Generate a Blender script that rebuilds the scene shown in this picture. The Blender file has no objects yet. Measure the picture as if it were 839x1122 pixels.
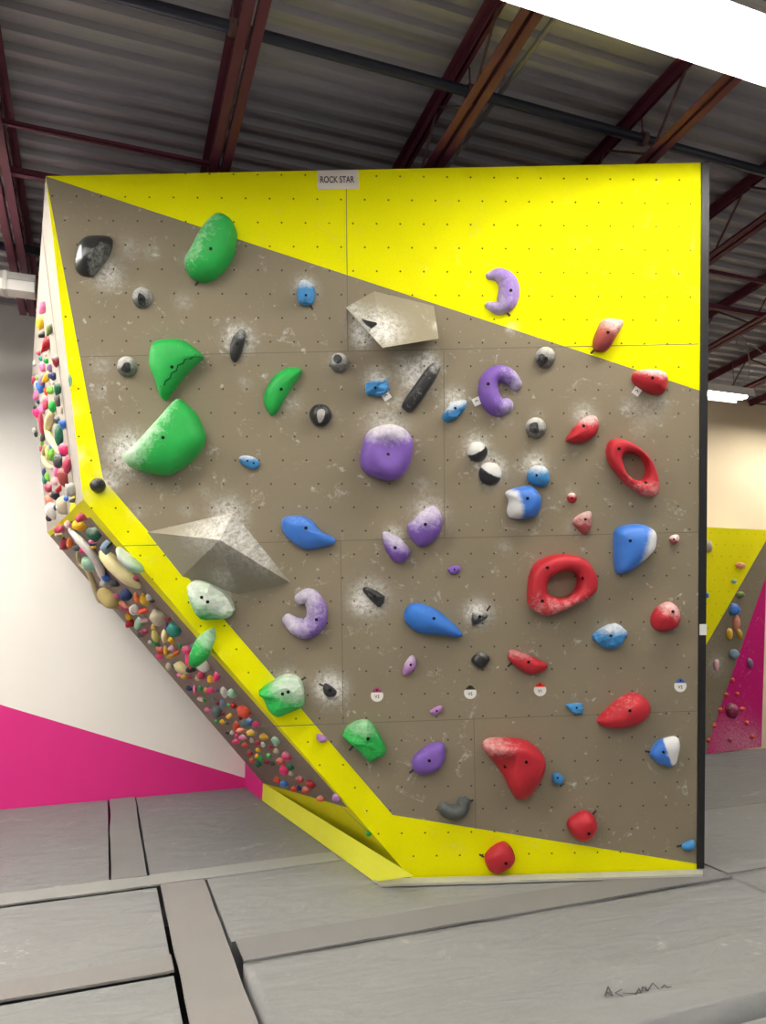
import bpy, bmesh, math, random
from mathutils import Vector, Matrix, noise
from mathutils.bvhtree import BVHTree

SC = bpy.context.scene
COL = SC.collection
R = math.radians
rnd = random.Random(7)

# ------------------------------------------------------------------ camera
F_PX, CX, CY = 800.0, 419.5, 561.0
PITCH, ROLL, EYE = R(8.11), R(0.5), Vector((0, 0, 1.7))
fw = Vector((0, math.cos(PITCH), math.sin(PITCH)))
_up = Vector((0, -math.sin(PITCH), math.cos(PITCH))); _rt = Vector((1, 0, 0))
rt = _rt * math.cos(ROLL) - _up * math.sin(ROLL)
up = _up * math.cos(ROLL) + _rt * math.sin(ROLL)
cam = bpy.data.cameras.new('camera'); cam.sensor_fit = 'HORIZONTAL'; cam.sensor_width = 36.0
cam.lens = 36.0 * F_PX / 839.0; cam.clip_start = 0.05; cam.clip_end = 200
cob = bpy.data.objects.new('camera', cam); COL.objects.link(cob)
cob.matrix_world = Matrix.Translation(EYE) @ Matrix((rt, up, -fw)).transposed().to_4x4()
SC.camera = cob

def ray(x, y): return fw + rt * ((x - CX) / F_PX) - up * ((y - CY) / F_PX)
def on_floor(x, y, z=0.0):
    d = ray(x, y); return EYE + d * ((z - EYE.z) / d.z)
def on_plane(x, y, o, n):
    d = ray(x, y); return EYE + d * ((o - EYE).dot(n) / d.dot(n))

A = R(20.7)                                    # the building's own axes on plan
U = Vector((-math.sin(A), math.cos(A), 0)); V = Vector((math.cos(A), math.sin(A), 0)); Z = Vector((0, 0, 1))
def P(u, v, z=0.0): return U * u + V * v + Z * z
BUILD = Matrix((V, U, Z)).transposed()         # x along v, y along u

# ------------------------------------------------------------------ materials
def lin(c):
    return tuple(((x / 255) / 12.92 if x <= 10 else (((x / 255) + .055) / 1.055) ** 2.4) for x in c)
class NT:
    def __init__(s, name):
        s.m = bpy.data.materials.new(name); s.m.use_nodes = True
        s.t = s.m.node_tree; s.b = s.t.nodes['Principled BSDF']
    def n(s, kind, **kw):
        o = s.t.nodes.new(kind)
        for k, v in kw.items(): setattr(o, k, v)
        return o
    def put(s, sock, val):
        if hasattr(val, 'is_output'): s.t.links.new(val, sock)
        elif isinstance(val, (tuple, list)) and len(val) == 3 and sock.type == 'RGBA': sock.default_value = (*val, 1)
        else: sock.default_value = val
    def math(s, op, a, b=0.0, clamp=False):
        o = s.n('ShaderNodeMath', operation=op, use_clamp=clamp); s.put(o.inputs[0], a); s.put(o.inputs[1], b); return o.outputs[0]
    def mix(s, f, a, b):
        o = s.n('ShaderNodeMix', data_type='RGBA'); s.put(o.inputs[0], f); s.put(o.inputs[6], a); s.put(o.inputs[7], b); return o.outputs[2]
    def noise(s, scale, detail=3, rough=.55, vec=None, dist=0.0):
        o = s.n('ShaderNodeTexNoise'); o.inputs['Scale'].default_value = scale; o.inputs['Detail'].default_value = detail
        o.inputs['Roughness'].default_value = rough; o.inputs['Distortion'].default_value = dist
        if vec is not None: s.t.links.new(vec, o.inputs['Vector'])
        return o.outputs['Fac']
    def ramp(s, f, a, b):
        o = s.n('ShaderNodeMapRange'); s.put(o.inputs[0], f); o.inputs[1].default_value = a; o.inputs[2].default_value = b
        return o.outputs[0]
    def obj(s): return s.n('ShaderNodeTexCoord').outputs['Object']
    def uv(s): return s.n('ShaderNodeTexCoord').outputs['UV']
    def attr(s, name): return s.n('ShaderNodeAttribute', attribute_name=name).outputs['Fac']
    def bump(s, h, strength=.3, dist=.01):
        o = s.n('ShaderNodeBump'); s.put(o.inputs['Height'], h); o.inputs['Strength'].default_value = strength
        o.inputs['Distance'].default_value = dist; s.t.links.new(o.outputs[0], s.b.inputs['Normal'])
    def done(s, col, rough=.6, metal=0.0, spec=.5):
        s.put(s.b.inputs['Base Color'], col); s.put(s.b.inputs['Roughness'], rough); s.b.inputs['Metallic'].default_value = metal
        s.b.inputs['Specular IOR Level'].default_value = spec
        return s.m
CHALK = (.80, .79, .76)
def plain(name, c, rough=.6, var=.12, scale=8, metal=0.0, spec=.5, bump=0.0):
    k = NT(name); c = lin(c); v = k.obj(); f = k.noise(scale, 4, .6, v)
    col = k.mix(f, tuple(x * (1 - var) for x in c), tuple(min(1, x * (1 + var)) for x in c))
    if bump: k.bump(k.noise(scale * 12, 3, .6, v), bump, .004)
    return k.done(col, rough, metal, spec)
def emit(name, c, s):
    k = NT(name); k.b.inputs['Base Color'].default_value = (.8, .8, .8, 1)
    k.b.inputs['Emission Color'].default_value = (*c, 1); k.b.inputs['Emission Strength'].default_value = s
    return k.m
HM = {}
def hold_mat(name, c, stripes=False, rough=.5):
    """moulded resin with chalk where climbers' hands have left it (vertex attribute 'chalk')"""
    if name in HM: return HM[name]
    k = NT('hold_' + name); c = lin(c); v = k.obj()
    base = k.mix(k.noise(14, 3, .6, v), tuple(x * .82 for x in c), tuple(min(1, x * 1.15) for x in c))
    n1 = k.noise(26, 5, .7, v, .4); n2 = k.noise(95, 3, .7, v)
    if stripes:
        w = k.n('ShaderNodeMapping'); k.t.links.new(v, w.inputs[0]); w.inputs['Rotation'].default_value = (0, 0, .25); w.inputs['Scale'].default_value = (5, 46, 20)
        w = k.noise(1.0, 3, .6, w.outputs[0], .3)
        n1 = k.math('ADD', k.math('MULTIPLY', n1, .5), k.math('MULTIPLY', w, .55))
        k.bump(w, .7, .012)
    else:
        k.bump(n2, .16, .004)
    a = k.attr('chalk')
    f = k.math('ADD', k.math('MULTIPLY', a, 1.15), k.math('ADD', k.math('MULTIPLY', n1, 1.5), k.math('MULTIPLY', n2, .6)))
    f = k.ramp(f, 1.36, 2.55)
    f = k.math('MINIMUM', k.math('ADD', k.math('MULTIPLY', f, .9), .02), .93)
    HM[name] = k.done(k.mix(f, base, CHALK), k.math('ADD', k.math('MULTIPLY', f, .35), rough), 0, .3)
    return HM[name]
RGB = {'green': (16, 168, 68), 'dark green': (24, 100, 72), 'lime green': (120, 185, 60), 'olive green': (112, 132, 60), 'pale green': (150, 190, 165),
       'red': (184, 20, 40), 'dark red': (140, 30, 48), 'brick red': (165, 68, 66), 'orange-red': (222, 76, 46), 'orange': (232, 120, 52), 'salmon': (222, 138, 112),
       'yellow': (238, 186, 24), 'mustard yellow': (216, 170, 30), 'pale yellow': (226, 214, 128), 'cream': (226, 214, 160), 'beige': (196, 184, 160), 'khaki': (168, 152, 92),
       'blue': (56, 118, 208), 'bright blue': (40, 112, 200), 'sky blue': (52, 132, 192), 'navy blue': (36, 58, 110), 'slate blue': (120, 140, 180), 'teal': (44, 140, 128), 'grey-blue': (120, 148, 170),
       'purple': (118, 82, 172), 'light purple': (152, 122, 196), 'lilac': (172, 120, 184), 'mauve': (138, 108, 150), 'pink': (238, 120, 170), 'hot pink': (236, 44, 122), 'pale pink': (226, 176, 182), 'dark pink': (188, 60, 92),
       'black': (34, 35, 38), 'dark grey': (74, 78, 78), 'grey': (104, 102, 98), 'light grey': (176, 174, 168), 'white': (222, 220, 212), 'brown': (104, 70, 48), 'slate': (84, 106, 106), 'deep magenta': (140, 24, 76)}
def hm(c, **k): return hold_mat(c.replace(' ', '_') + ('_striped' if k.get('stripes') else ''), RGB[c], **k)

def panel_mat(name, c, dusty, holes=True):
    k = NT(name); c = lin(c); v = k.uv()
    sep = k.n('ShaderNodeSeparateXYZ'); k.t.links.new(v, sep.inputs[0]); s, t = sep.outputs[0], sep.outputs[1]
    base = k.mix(k.noise(1.6, 4, .6, v), tuple(x * .9 for x in c), tuple(min(1, x * 1.1) for x in c))
    base = k.mix(k.math('MULTIPLY', k.noise(70, 2, .7, v), .35), base, tuple(x * .7 for x in c))
    # smeared chalk where shoes and hands have brushed the paint, plus the halo around each hold
    sm = k.math('MULTIPLY', k.ramp(k.noise(5.5, 5, .70, v, 1.2), .585, .74), k.ramp(k.noise(34, 3, .75, v), .44, .66))
    halo = k.math('MULTIPLY', k.attr('chalk'), k.ramp(k.noise(34, 5, .8, v, .4), .34, .60))
    spots = k.math('MULTIPLY', k.ramp(k.noise(17, 2, .5, v), .70, .76), .35)
    f = k.math('MINIMUM', k.math('ADD', k.math('ADD', k.math('MULTIPLY', sm, dusty), halo), k.math('MULTIPLY', spots, dusty)), .92)
    col = k.mix(f, base, CHALK)
    if holes:
        g = .1524
        y = k.math('DIVIDE', k.math('SUBTRACT', t, HOLE0[1]), g); row = k.math('FLOOR', k.math('ADD', y, .5))
        x = k.math('ADD', k.math('DIVIDE', k.math('SUBTRACT', s, HOLE0[0]), g), k.math('MULTIPLY', k.math('MODULO', k.math('ABSOLUTE', row), 2.0), .5))
        dx = k.math('SUBTRACT', k.math('FRACT', k.math('ADD', x, 50.5)), .5); dy = k.math('SUBTRACT', y, row)
        d = k.math('SQRT', k.math('ADD', k.math('MULTIPLY', dx, dx), k.math('MULTIPLY', dy, dy)))
        col = k.mix(k.math('MULTIPLY', k.math('LESS_THAN', d, .040), .85), col, (.03, .03, .026))
    k.bump(k.noise(160, 2, .7, v), .12, .003)
    return k.done(col, .75, 0, .1)

# ------------------------------------------------------------------ object helpers
def tag(o, label=None, cat=None, group=None, kind=None):
    for key, v in (('label', label), ('category', cat), ('group', group), ('kind', kind)):
        if v: o[key] = v
    return o
def empty(name, loc=(0, 0, 0), rot=None):
    o = bpy.data.objects.new(name, None); o.empty_display_size = .1; COL.objects.link(o)
    o.matrix_world = Matrix.Translation(loc) @ (rot.to_4x4() if rot else Matrix.Identity(4))
    return o
def link(name, bm, mats, parent=None, mw=None, smooth=False):
    me = bpy.data.meshes.new(name)
    bm.normal_update(); bm.to_mesh(me); bm.free()
    for m in (mats if isinstance(mats, (list, tuple)) else [mats]): me.materials.append(m)
    if smooth:
        for p in me.polygons: p.use_smooth = True
    o = bpy.data.objects.new(name, me); COL.objects.link(o)
    if mw is not None: o.matrix_world = mw
    if parent is not None:
        o.parent = parent
        if mw is not None: o.matrix_parent_inverse = parent.matrix_world.inverted()
    return o
def copy_tree(o, parent=None):
    c = o.copy(); COL.objects.link(c)
    if parent: c.parent = parent
    for ch in list(o.children): copy_tree(ch, c)
    return c
def box(bm, lo, hi, mi=0, bev=0.0, M=None):
    r = bmesh.ops.create_cube(bm, size=1.0)['verts']
    lo, hi = Vector(lo), Vector(hi); c = (lo + hi) / 2; d = hi - lo
    for v in r: v.co = Vector((v.co.x * d.x, v.co.y * d.y, v.co.z * d.z)) + c
    if bev:
        es = list({e for v in r for e in v.link_edges})
        g = bmesh.ops.bevel(bm, geom=es, offset=bev, segments=2, affect='EDGES', profile=.5)
        r = list(set(v for f in g['faces'] for v in f.verts) | {v for v in r if v.is_valid})
    if M is not None:
        for v in r: v.co = M @ v.co
    for f in {f for v in r for f in v.link_faces}: f.material_index = mi
def rod(bm, a, b, r, seg=8, mi=0):
    a, b = Vector(a), Vector(b); d = b - a; q = d.to_track_quat('Z', 'Y')
    res = bmesh.ops.create_cone(bm, cap_ends=True, segments=seg, radius1=r, radius2=r, depth=d.length)['verts']
    for v in res: v.co = q @ v.co + (a + b) / 2
    for f in {f for v in res for f in v.link_faces}: f.material_index = mi; f.smooth = len(f.verts) == 4
def polygon(bm, pts, mi=0):
    f = bm.faces.new([bm.verts.new(p) for p in pts]); f.material_index = mi; return f

# ------------------------------------------------------------------ the boulder's planes
O = on_floor(770, 955); L0 = on_floor(450, 962)
E1 = (O - L0).normalized(); HZ = E1.cross(Z)
if HZ.y > 0: HZ = -HZ
E2 = (Z * math.cos(R(9)) + HZ * math.sin(R(9))).normalized()
N = E1.cross(E2)
if N.y > 0: N = -N
class Face:
    def __init__(s, o, a, n):
        s.o, s.n = o, n.normalized(); s.a = (a - s.n * a.dot(s.n)).normalized(); s.b = s.n.cross(s.a)
        s.rot = Matrix((s.a, s.b, s.n)).transposed()
    def at(s, x, y, h=0.0): return on_plane(x, y, s.o + s.n * h, s.n)
    def st(s, p): d = p - s.o; return (d.dot(s.a), d.dot(s.b))
    def xy(s, x, y, h=0.0): return s.st(s.at(x, y, h))
    def pt(s, a, b, h=0.0): return s.o + s.a * a + s.b * b + s.n * h
FRONT = Face(O, E1, N)
HOLE0 = FRONT.xy(566.7, 195)
pP0, pP1, pP2, pP3, pK = (FRONT.at(*q) for q in ((50, 193), (776, 178), (770, 953), (450, 962), (91, 547)))
F1, F2 = on_floor(287, 877), on_floor(410, 966)
KN = (F2 - F1).cross(Z).normalized()
pA3 = on_plane(288, 858, F1, KN)
def facing(n, p): return n if n.dot(EYE - p) > 0 else -n
UN = facing((pK - pP3).cross(pA3 - pP3).normalized(), pP3)
UNDER = Face(pP3, pK - pP3, UN)
pA2 = UNDER.at(52, 584)
SN = facing((pK - pP0).cross(pA2 - pP0).normalized(), pP0)
SIDE = Face(pP0, pK - pP0, SN)
pA1 = SIDE.at(35, 410)

grey_paint = panel_mat('grey_wall_paint', (142, 131, 111), .9)
yellow_paint = panel_mat('yellow_wall_paint', (250, 243, 0), .22)
yellow_plain = panel_mat('yellow_side_paint', (236, 232, 30), .3, False)
side_paint = panel_mat('lit_side_paint', (180, 174, 164), .5, False)  # side grey made lighter: strong light from the left put into the colour
under_paint = panel_mat('grey_underside_paint', (140, 128, 116), .5, False)
seam_dark = plain('panel_joint', (112, 102, 86), .8)
black_metal = plain('black_edge_trim', (26, 27, 29), .5, .3, 20)
wood_back = plain('plywood_back', (150, 125, 95), .7)

# chalk haloes on the main face: (x, y, radius, strength) in photo pixels -> plane metres
HALO = [(118, 300, 16, .8), (140, 272, 14, .5), (262, 372, 15, 1.3), (335, 315, 12, .9), (400, 357, 16, 1.2), (395, 372, 10, .9), (366, 397, 12, .4),
        (412, 415, 13, .9), (455, 412, 18, 1.2), (470, 396, 12, 1.0), (437, 440, 10, .6), (497, 438, 13, .8), (424, 468, 22, .7), (523, 490, 13, 1.2), (540, 512, 14, 1.2),
        (586, 508, 13, .9), (590, 455, 8, .3), (640, 455, 13, .7), (140, 495, 22, 1.2), (160, 505, 12, 1.0), (250, 565, 20, 1.0), (235, 645, 18, .9), (470, 562, 18, .8), (432, 585, 10, .7),
        (405, 655, 20, 1.1), (395, 662, 12, .7), (524, 672, 14, 1.5), (362, 754, 16, 1.9), (315, 748, 14, .8), (666, 690, 12, .5), (120, 527, 12, .8), (97, 268, 8, .3),
        (626, 540, 8, .5), (630, 580, 10, .6), (690, 445, 12, .6), (712, 450, 16, .5), (725, 440, 10, .5), (533, 528, 10, .5), (318, 440, 14, .5), (440, 395, 12, .5),
        (200, 330, 10, .5), (268, 420, 7, .5), (365, 455, 10, .3), (550, 455, 12, .4), (156, 318, 8, .4), (165, 275, 10, .4), (205, 285, 8, .4), (736, 815, 8, .3), (110, 400, 12, .5),
        (462, 530, 8, .6), (553, 600, 8, .5), (108, 430, 9, .5), (560, 360, 5, .8), (700, 470, 10, .4), (225, 540, 9, .3), (205, 560, 10, .4), (150, 560, 9, .5), (85, 500, 8, .7), (95, 545, 8, .5), (80, 450, 8, .5)]
HALO = [(*FRONT.xy(x, y), r * .8 / 164, k * (1.15 if k > .65 else .6)) for x, y, r, k in HALO]
def painted(name, face, polys, mats, parent, cell=None, halo=()):
    """flat painted panel: polygons (photo outline -> plane metres), one mesh, UV in metres"""
    bm = bmesh.new(); lay = bm.loops.layers.uv.new('UVMap')
    for pts, mi in polys:
        vs = []
        for q in pts:
            a, b = face.st(q) if isinstance(q, Vector) else face.xy(*q)
            vs.append((a, b, 0))
        f = polygon(bm, vs, mi)
        f.normal_update()
        if f.normal.z < 0: f.normal_flip()
    bmesh.ops.remove_doubles(bm, verts=bm.verts, dist=1e-4)
    if cell:
        for ax in (0, 1):
            lo = min(v.co[ax] for v in bm.verts); hi = max(v.co[ax] for v in bm.verts); c = lo + cell
            while c < hi:
                co = [0, 0, 0]; co[ax] = c; no = [0, 0, 0]; no[ax] = 1
                bmesh.ops.bisect_plane(bm, geom=bm.verts[:] + bm.edges[:] + bm.faces[:], plane_co=co, plane_no=no, dist=1e-5); c += cell
    for f in bm.faces:
        for l in f.loops: l[lay].uv = (l.vert.co.x, l.vert.co.y)
    vals = [sum(k * math.exp(-((v.co.x - a) ** 2 + (v.co.y - b) ** 2) / (r * r)) for a, b, r, k in halo) for v in bm.verts]
    mw = Matrix.Translation(face.o) @ face.rot.to_4x4()
    o = link(name, bm, mats, parent, mw)
    at = o.data.attributes.new('chalk', 'FLOAT', 'POINT')
    for i, v in enumerate(vals): at.data[i].value = v
    return o

boulder = tag(empty('climbing_boulder', O), 'tall overhanging grey and yellow climbing boulder standing on the grey mats', 'climbing wall')
bR, tR = (763, 953.2), (768, 178.2)
painted('front_panel', FRONT, [([(50, 193), tR, (766.4, 428)], 1), ([(50, 193), (766.4, 428), (763, 946.5), (430, 893), (113, 525)], 0),
        ([(50, 193), (113, 525), (91, 547)], 1), ([(91, 547), (113, 525), (430, 893), (450, 962)], 1), ([(430, 893), (763, 946.5), bR, (450, 962)], 1)],
        [grey_paint, yellow_paint], boulder, .04, HALO)
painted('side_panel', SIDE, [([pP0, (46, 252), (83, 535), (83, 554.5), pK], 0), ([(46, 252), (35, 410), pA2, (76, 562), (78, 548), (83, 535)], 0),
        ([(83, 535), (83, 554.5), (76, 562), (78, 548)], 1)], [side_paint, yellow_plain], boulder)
painted('underside_panel', UNDER, [([pK, pA2, (55, 587.5), (74, 572), (99, 567)], 1), ([pK, (99, 567), (247.5, 735), (381, 885), pP3], 1),
        ([(55, 587.5), (74, 572), (99, 567), (247.5, 735), (381, 885), pA3], 0), ([pA3, (381, 885), pP3], 1)], [under_paint, yellow_plain], boulder)
painted('kicker_panel', Face(F1, F2 - F1, facing(KN, F1)), [([pA3, on_plane(454, 960, F1, KN), F2, F1], 0)], [panel_mat('chalky_lit_kicker_paint', (232, 236, 74), .4, False)], boulder)  # kicker yellow made paler: chalk, plus stronger light put into the colour
# plain back of the boulder, closing it off towards the back wall
pB1 = pP1 + U * 2.4 - Z * .75; pB2 = Vector((pP2.x, pP2.y, 0)) + U * 2.4
bm = bmesh.new()
for q in ((pP0, pP1, pB1), (pP0, pB1, pA1), (pP1, pP2, pB2), (pP1, pB2, pB1), (pA1, pB1, pA2), (pA2, pB1, pB2), (pA2, pB2, pA3), (pA3, pB2, F1)):
    polygon(bm, [p - boulder.location for p in q])
bmesh.ops.remove_doubles(bm, verts=bm.verts, dist=1e-4)
bmesh.ops.translate(bm, verts=bm.verts, vec=-N * .004)
link('back_panel', bm, wood_back, boulder)
# dark edge post along the right edge
bm = bmesh.new()
a0, a1, b0, b1 = FRONT.at(*tR), FRONT.at(776.3, 178), FRONT.at(763, 950.5), FRONT.at(770.5, 950.3)
vs = [bm.verts.new(p + N * d) for d in (.012, -.11) for p in (a0, a1, b1, b0)]
for q in ((0, 1, 2, 3), (7, 6, 5, 4), (0, 4, 5, 1), (1, 5, 6, 2), (2, 6, 7, 3), (3, 7, 4, 0)): bm.faces.new([vs[i] for i in q])
post = link('edge_post', bm, black_metal, boulder, Matrix.Identity(4))
# joints between the plywood sheets: thin filler lines
bm = bmesh.new()
def joint(p, q, w=.005):
    a, b = Vector(FRONT.xy(*p)), Vector(FRONT.xy(*q)); d = (b - a).normalized(); n = Vector((-d.y, d.x)) * w / 2
    polygon(bm, [(c.x, c.y, .0012) for c in (a - n, b - n, b + n, a + n)])
for p, q in (((88, 391), (765, 377)), ((135, 598), (764, 583)), ((262, 797), (763, 779)), ((379, 186), (381, 385)), ((486, 384), (487, 590)), ((373, 593), (376, 793)), ((519, 786), (521, 908))): joint(p, q)
link('panel_joints', bm, seam_dark, boulder, Matrix.Translation(FRONT.o) @ FRONT.rot.to_4x4())
bm = bmesh.new()
def joint2(face, p, q, w):
    a, b = Vector(face.xy(*p)), Vector(face.xy(*q)); d = (b - a).normalized(); n = Vector((-d.y, d.x)) * w / 2
    for c in ([(a - n), (b - n), (b + n), (a + n)],): polygon(bm, [face.pt(k.x, k.y, .002) for k in c])
joint2(SIDE, (46.5, 252), (83, 548), .025); joint2(UNDER, (105, 590), (300, 812), .02); joint2(UNDER, (300, 812), (406, 914), .014)
link('side_joints', bm, plain('side_joint_grey', (120, 118, 116), .8), boulder, Matrix.Identity(4))  # grey seam lines on the side and underside panels
# pale vinyl flap along the foot
fr = on_floor(418, 972); fe = on_floor(770, 961)
bm = bmesh.new()
q = [F2, Vector((O.x, O.y, 0)), fe, fr]
vs = [bm.verts.new(p + Z * h) for h in (.001, .016) for p in q]
for i in ((3, 2, 1, 0), (4, 5, 6, 7), (0, 1, 5, 4), (1, 2, 6, 5), (2, 3, 7, 6), (3, 0, 4, 7)): bm.faces.new([vs[j] for j in i])
link('foot_flap', bm, plain('pale_vinyl_flap', (178, 178, 168), .6), boulder, Matrix.Identity(4))

# ------------------------------------------------------------------ hold builders
def crom(pts, n, closed=True):
    out = []; m = len(pts); segs = m if closed else m - 1
    for i in range(segs):
        p = [Vector(pts[(i + k) % m]) if closed else Vector(pts[min(max(i + k, 0), m - 1)]) for k in (-1, 0, 1, 2)]
        for j in range(n):
            t = j / n
            out.append(.5 * ((2 * p[1]) + (p[2] - p[0]) * t + (2 * p[0] - 5 * p[1] + 4 * p[2] - p[3]) * t * t + (3 * p[1] - p[0] - 3 * p[2] + p[3]) * t ** 3))
    if not closed: out.append(Vector(pts[-1]))
    return out
def chalk_attr(o, dirdeg, lo, hi, k, base=0.0):
    vs = o.data.vertices; d = Vector((math.cos(R(dirdeg)), math.sin(R(dirdeg)), .35))
    pr = [v.co.dot(d) for v in vs]; a, b = min(pr), max(pr)
    at = o.data.attributes.new('chalk', 'FLOAT', 'POINT')
    for i, p in enumerate(pr):
        t = ((p - a) / max(1e-6, b - a) - lo) / (hi - lo); t = min(1, max(0, t))
        at.data[i].value = base + k * t * t * (3 - 2 * t)
def dome(pts, H, p=2.2, peak=None, N_=44, rings=9, amp=.05, seed=0, facet=False):
    """mesh from a plan outline (metres, centred): rings drawn in towards a peak, superellipse profile"""
    if not facet:
        loop = crom(pts, max(2, round(N_ / len(pts))))
    else:
        loop = [Vector(q) for q in crom(pts, 2)]
        rings = 4
    pk = Vector(peak) if peak else Vector((0, 0)); bm = bmesh.new(); prev = None; R0 = max(l.length for l in loop)
    for i in range(rings):
        th = i / rings * math.pi / 2
        s = math.cos(th) ** (2 / p); z = H * math.sin(th) ** (2 / p)
        cur = []
        for l in loop:
            q = pk + (l - pk) * s
            d = noise.noise(Vector((q.x / R0 * 1.8 + seed * 7.3, q.y / R0 * 1.8, z / R0 * 1.8 + seed)))
            k = amp * (1 if not facet else 3.0) * (0.15 if i == 0 else 1)
            cur.append(bm.verts.new((q.x * (1 + d * k * .4), q.y * (1 + d * k * .4), max(-.004, z + d * k * H * 1.6) if i else -.004)))
        if prev:
            for j in range(len(cur)): bm.faces.new((prev[j], prev[(j + 1) % len(cur)], cur[(j + 1) % len(cur)], cur[j]))
        prev = cur
    c = bm.verts.new((pk.x, pk.y, H * (1 + amp * .2)))
    for j in range(len(prev)): bm.faces.new((prev[j], prev[(j + 1) % len(prev)], c))
    bmesh.ops.recalc_face_normals(bm, faces=bm.faces)
    return bm
def sweep(pts, rad, hz, n=7, cs=12):
    """half-round bar along an open spine in the plane (metres); rounded ends"""
    P3 = crom([(a, b, r) for (a, b), r in zip(pts, rad)], n, False)
    bm = bmesh.new(); rows = []
    tan = [(P3[min(i + 1, len(P3) - 1)] - P3[max(i - 1, 0)]) for i in range(len(P3))]
    secs = []
    def sec(c, t, r): secs.append((Vector((c.x, c.y)), Vector((t.x, t.y)).normalized(), r))
    for k in (0.1, .35, .65, .9): sec(Vector((P3[0].x, P3[0].y)) - Vector((tan[0].x, tan[0].y)).normalized() * P3[0].z * .9 * (1 - k), tan[0], P3[0].z * math.sqrt(1 - (1 - k) ** 2))
    for q, t in zip(P3, tan): sec(q, t, q.z)
    for k in (.9, .65, .35, .1): sec(Vector((P3[-1].x, P3[-1].y)) + Vector((tan[-1].x, tan[-1].y)).normalized() * P3[-1].z * .9 * (1 - k), tan[-1], P3[-1].z * math.sqrt(1 - (1 - k) ** 2))
    for c, t, r in secs:
        nn = Vector((-t.y, t.x))
        rows.append([bm.verts.new((*(c + nn * r * math.cos(math.pi * j / cs)), -.004 + hz * r * math.sin(math.pi * j / cs))) for j in range(cs + 1)])
    for a, b in zip(rows, rows[1:]):
        for j in range(cs): bm.faces.new((a[j], a[j + 1], b[j + 1], b[j]))
    bm.faces.new(rows[0]); bm.faces.new(rows[-1][::-1])
    bmesh.ops.recalc_face_normals(bm, faces=bm.faces)
    return bm
def annulus(outer, inner, H, n=52, cs=10, p=.36, lean=0.0):
    """ring hold: outer and inner outlines (metres), rounded section between them"""
    c = sum((Vector(q) for q in inner), Vector((0, 0))) / len(inner)
    def hit(loop, ang):
        d = Vector((math.cos(ang), math.sin(ang))); best = 0
        for i in range(len(loop)):
            a, b = loop[i] - c, loop[(i + 1) % len(loop)] - c; e = b - a; den = d.x * e.y - d.y * e.x
            if abs(den) < 1e-9: continue
            t = (a.x * e.y - a.y * e.x) / den; s = (a.x * d.y - a.y * d.x) / den
            if t > 0 and -1e-6 <= s <= 1 + 1e-6: best = max(best, t)
        return c + d * best
    lo, li = crom(outer, 6), crom(inner, 6); bm = bmesh.new(); rows = []
    for i in range(n):
        a = 2 * math.pi * i / n; p0, p1 = hit(lo, a), hit(li, a); row = []
        for j in range(cs + 1):
            t = j / cs; q = p0 + (p1 - p0) * (.5 - .5 * math.cos(math.pi * t))
            row.append(bm.verts.new((q.x, q.y, -.004 + H * math.sin(math.pi * t) ** p * (1 + lean * math.sin(a)))))
        rows.append(row)
    for i in range(n):
        a, b = rows[i], rows[(i + 1) % n]
        for j in range(cs): bm.faces.new((a[j], b[j], b[j + 1], a[j + 1]))
    bmesh.ops.recalc_face_normals(bm, faces=bm.faces)
    return bm
bolt_mat = plain('dark_bolt_socket', (22, 22, 24), .4, .2, 30, .6)
ticks = []
def region(spec):
    x0, y0, s = spec
    return lambda q: (x0 + q[0] / s, y0 + q[1] / s)
RG = {'A': (30, 180, 3.107), 'B': (280, 180, 2.996), 'C': (540, 180, 2.806), 'D': (30, 420, 4.935), 'E': (120, 420, 3.496), 'F': (280, 420, 2.996), 'G': (500, 420, 2.996),
      'H': (280, 620, 3.227), 'I': (520, 620, 3.227), 'J': (320, 760, 3.496), 'K': (520, 760, 3.227), 'X': (0, 0, 1.0), 'Q': (120, 620, 6.99), 'T': (500, 280, 5.91), 'Y': (360, 320, 5.993)}
HOLDS = 'bolted climbing holds on the main face'
def add_bolts(o, mw, px, r=.011):
    bv = BVHTree.FromPolygons([v.co for v in o.data.vertices], [p.vertices for p in o.data.polygons]); inv = mw.inverted(); e = inv @ EYE
    for x, y in px:
        d = (inv @ (EYE + ray(x, y)) - e).normalized(); hit, nrm, _, _ = bv.ray_cast(e, d)
        if hit is None: continue
        if nrm.z < 0: nrm = -nrm
        bm = bmesh.new(); bmesh.ops.create_cone(bm, cap_ends=True, segments=10, radius1=r, radius2=r, depth=.014)
        nn = (nrm + Vector((0, 0, 1.5))).normalized()
        link('bolt', bm, bolt_mat, o, mw @ Matrix.Translation(hit - nn * .0045) @ nn.to_track_quat('Z', 'Y').to_matrix().to_4x4())
def add_patch(o, mw, name, px, mat, face=None, lift=.003):
    """a differently finished patch lying on a hold's own surface"""
    bv = BVHTree.FromPolygons([v.co for v in o.data.vertices], [p.vertices for p in o.data.polygons]); inv = mw.inverted(); e = inv @ EYE
    c = sum((Vector(q) for q in px), Vector((0, 0))) / len(px); loop = crom(px, 4); bm = bmesh.new(); prev = None
    def drop(q):
        d = (inv @ (EYE + ray(q.x, q.y)) - e).normalized(); h, n_, _, _ = bv.ray_cast(e, d)
        return (h - d * lift) if h is not None else None
    for k in (1, .75, .5, .25):
        cur = [drop(c + (q - c) * k) for q in loop]
        if any(q is None for q in cur): continue
        cur = [bm.verts.new(q) for q in cur]
        if prev:
            for j in range(len(cur)): bm.faces.new((prev[j], prev[(j + 1) % len(cur)], cur[(j + 1) % len(cur)], cur[j]))
        prev = cur
    if prev is None: bm.free(); return
    bm.faces.new(prev)
    bmesh.ops.recalc_face_normals(bm, faces=bm.faces)
    w = link(name, bm, mat, o, mw, True); chalk_attr(w, 90, 0, 1, 0, .25); return w
NH = [0]
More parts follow.
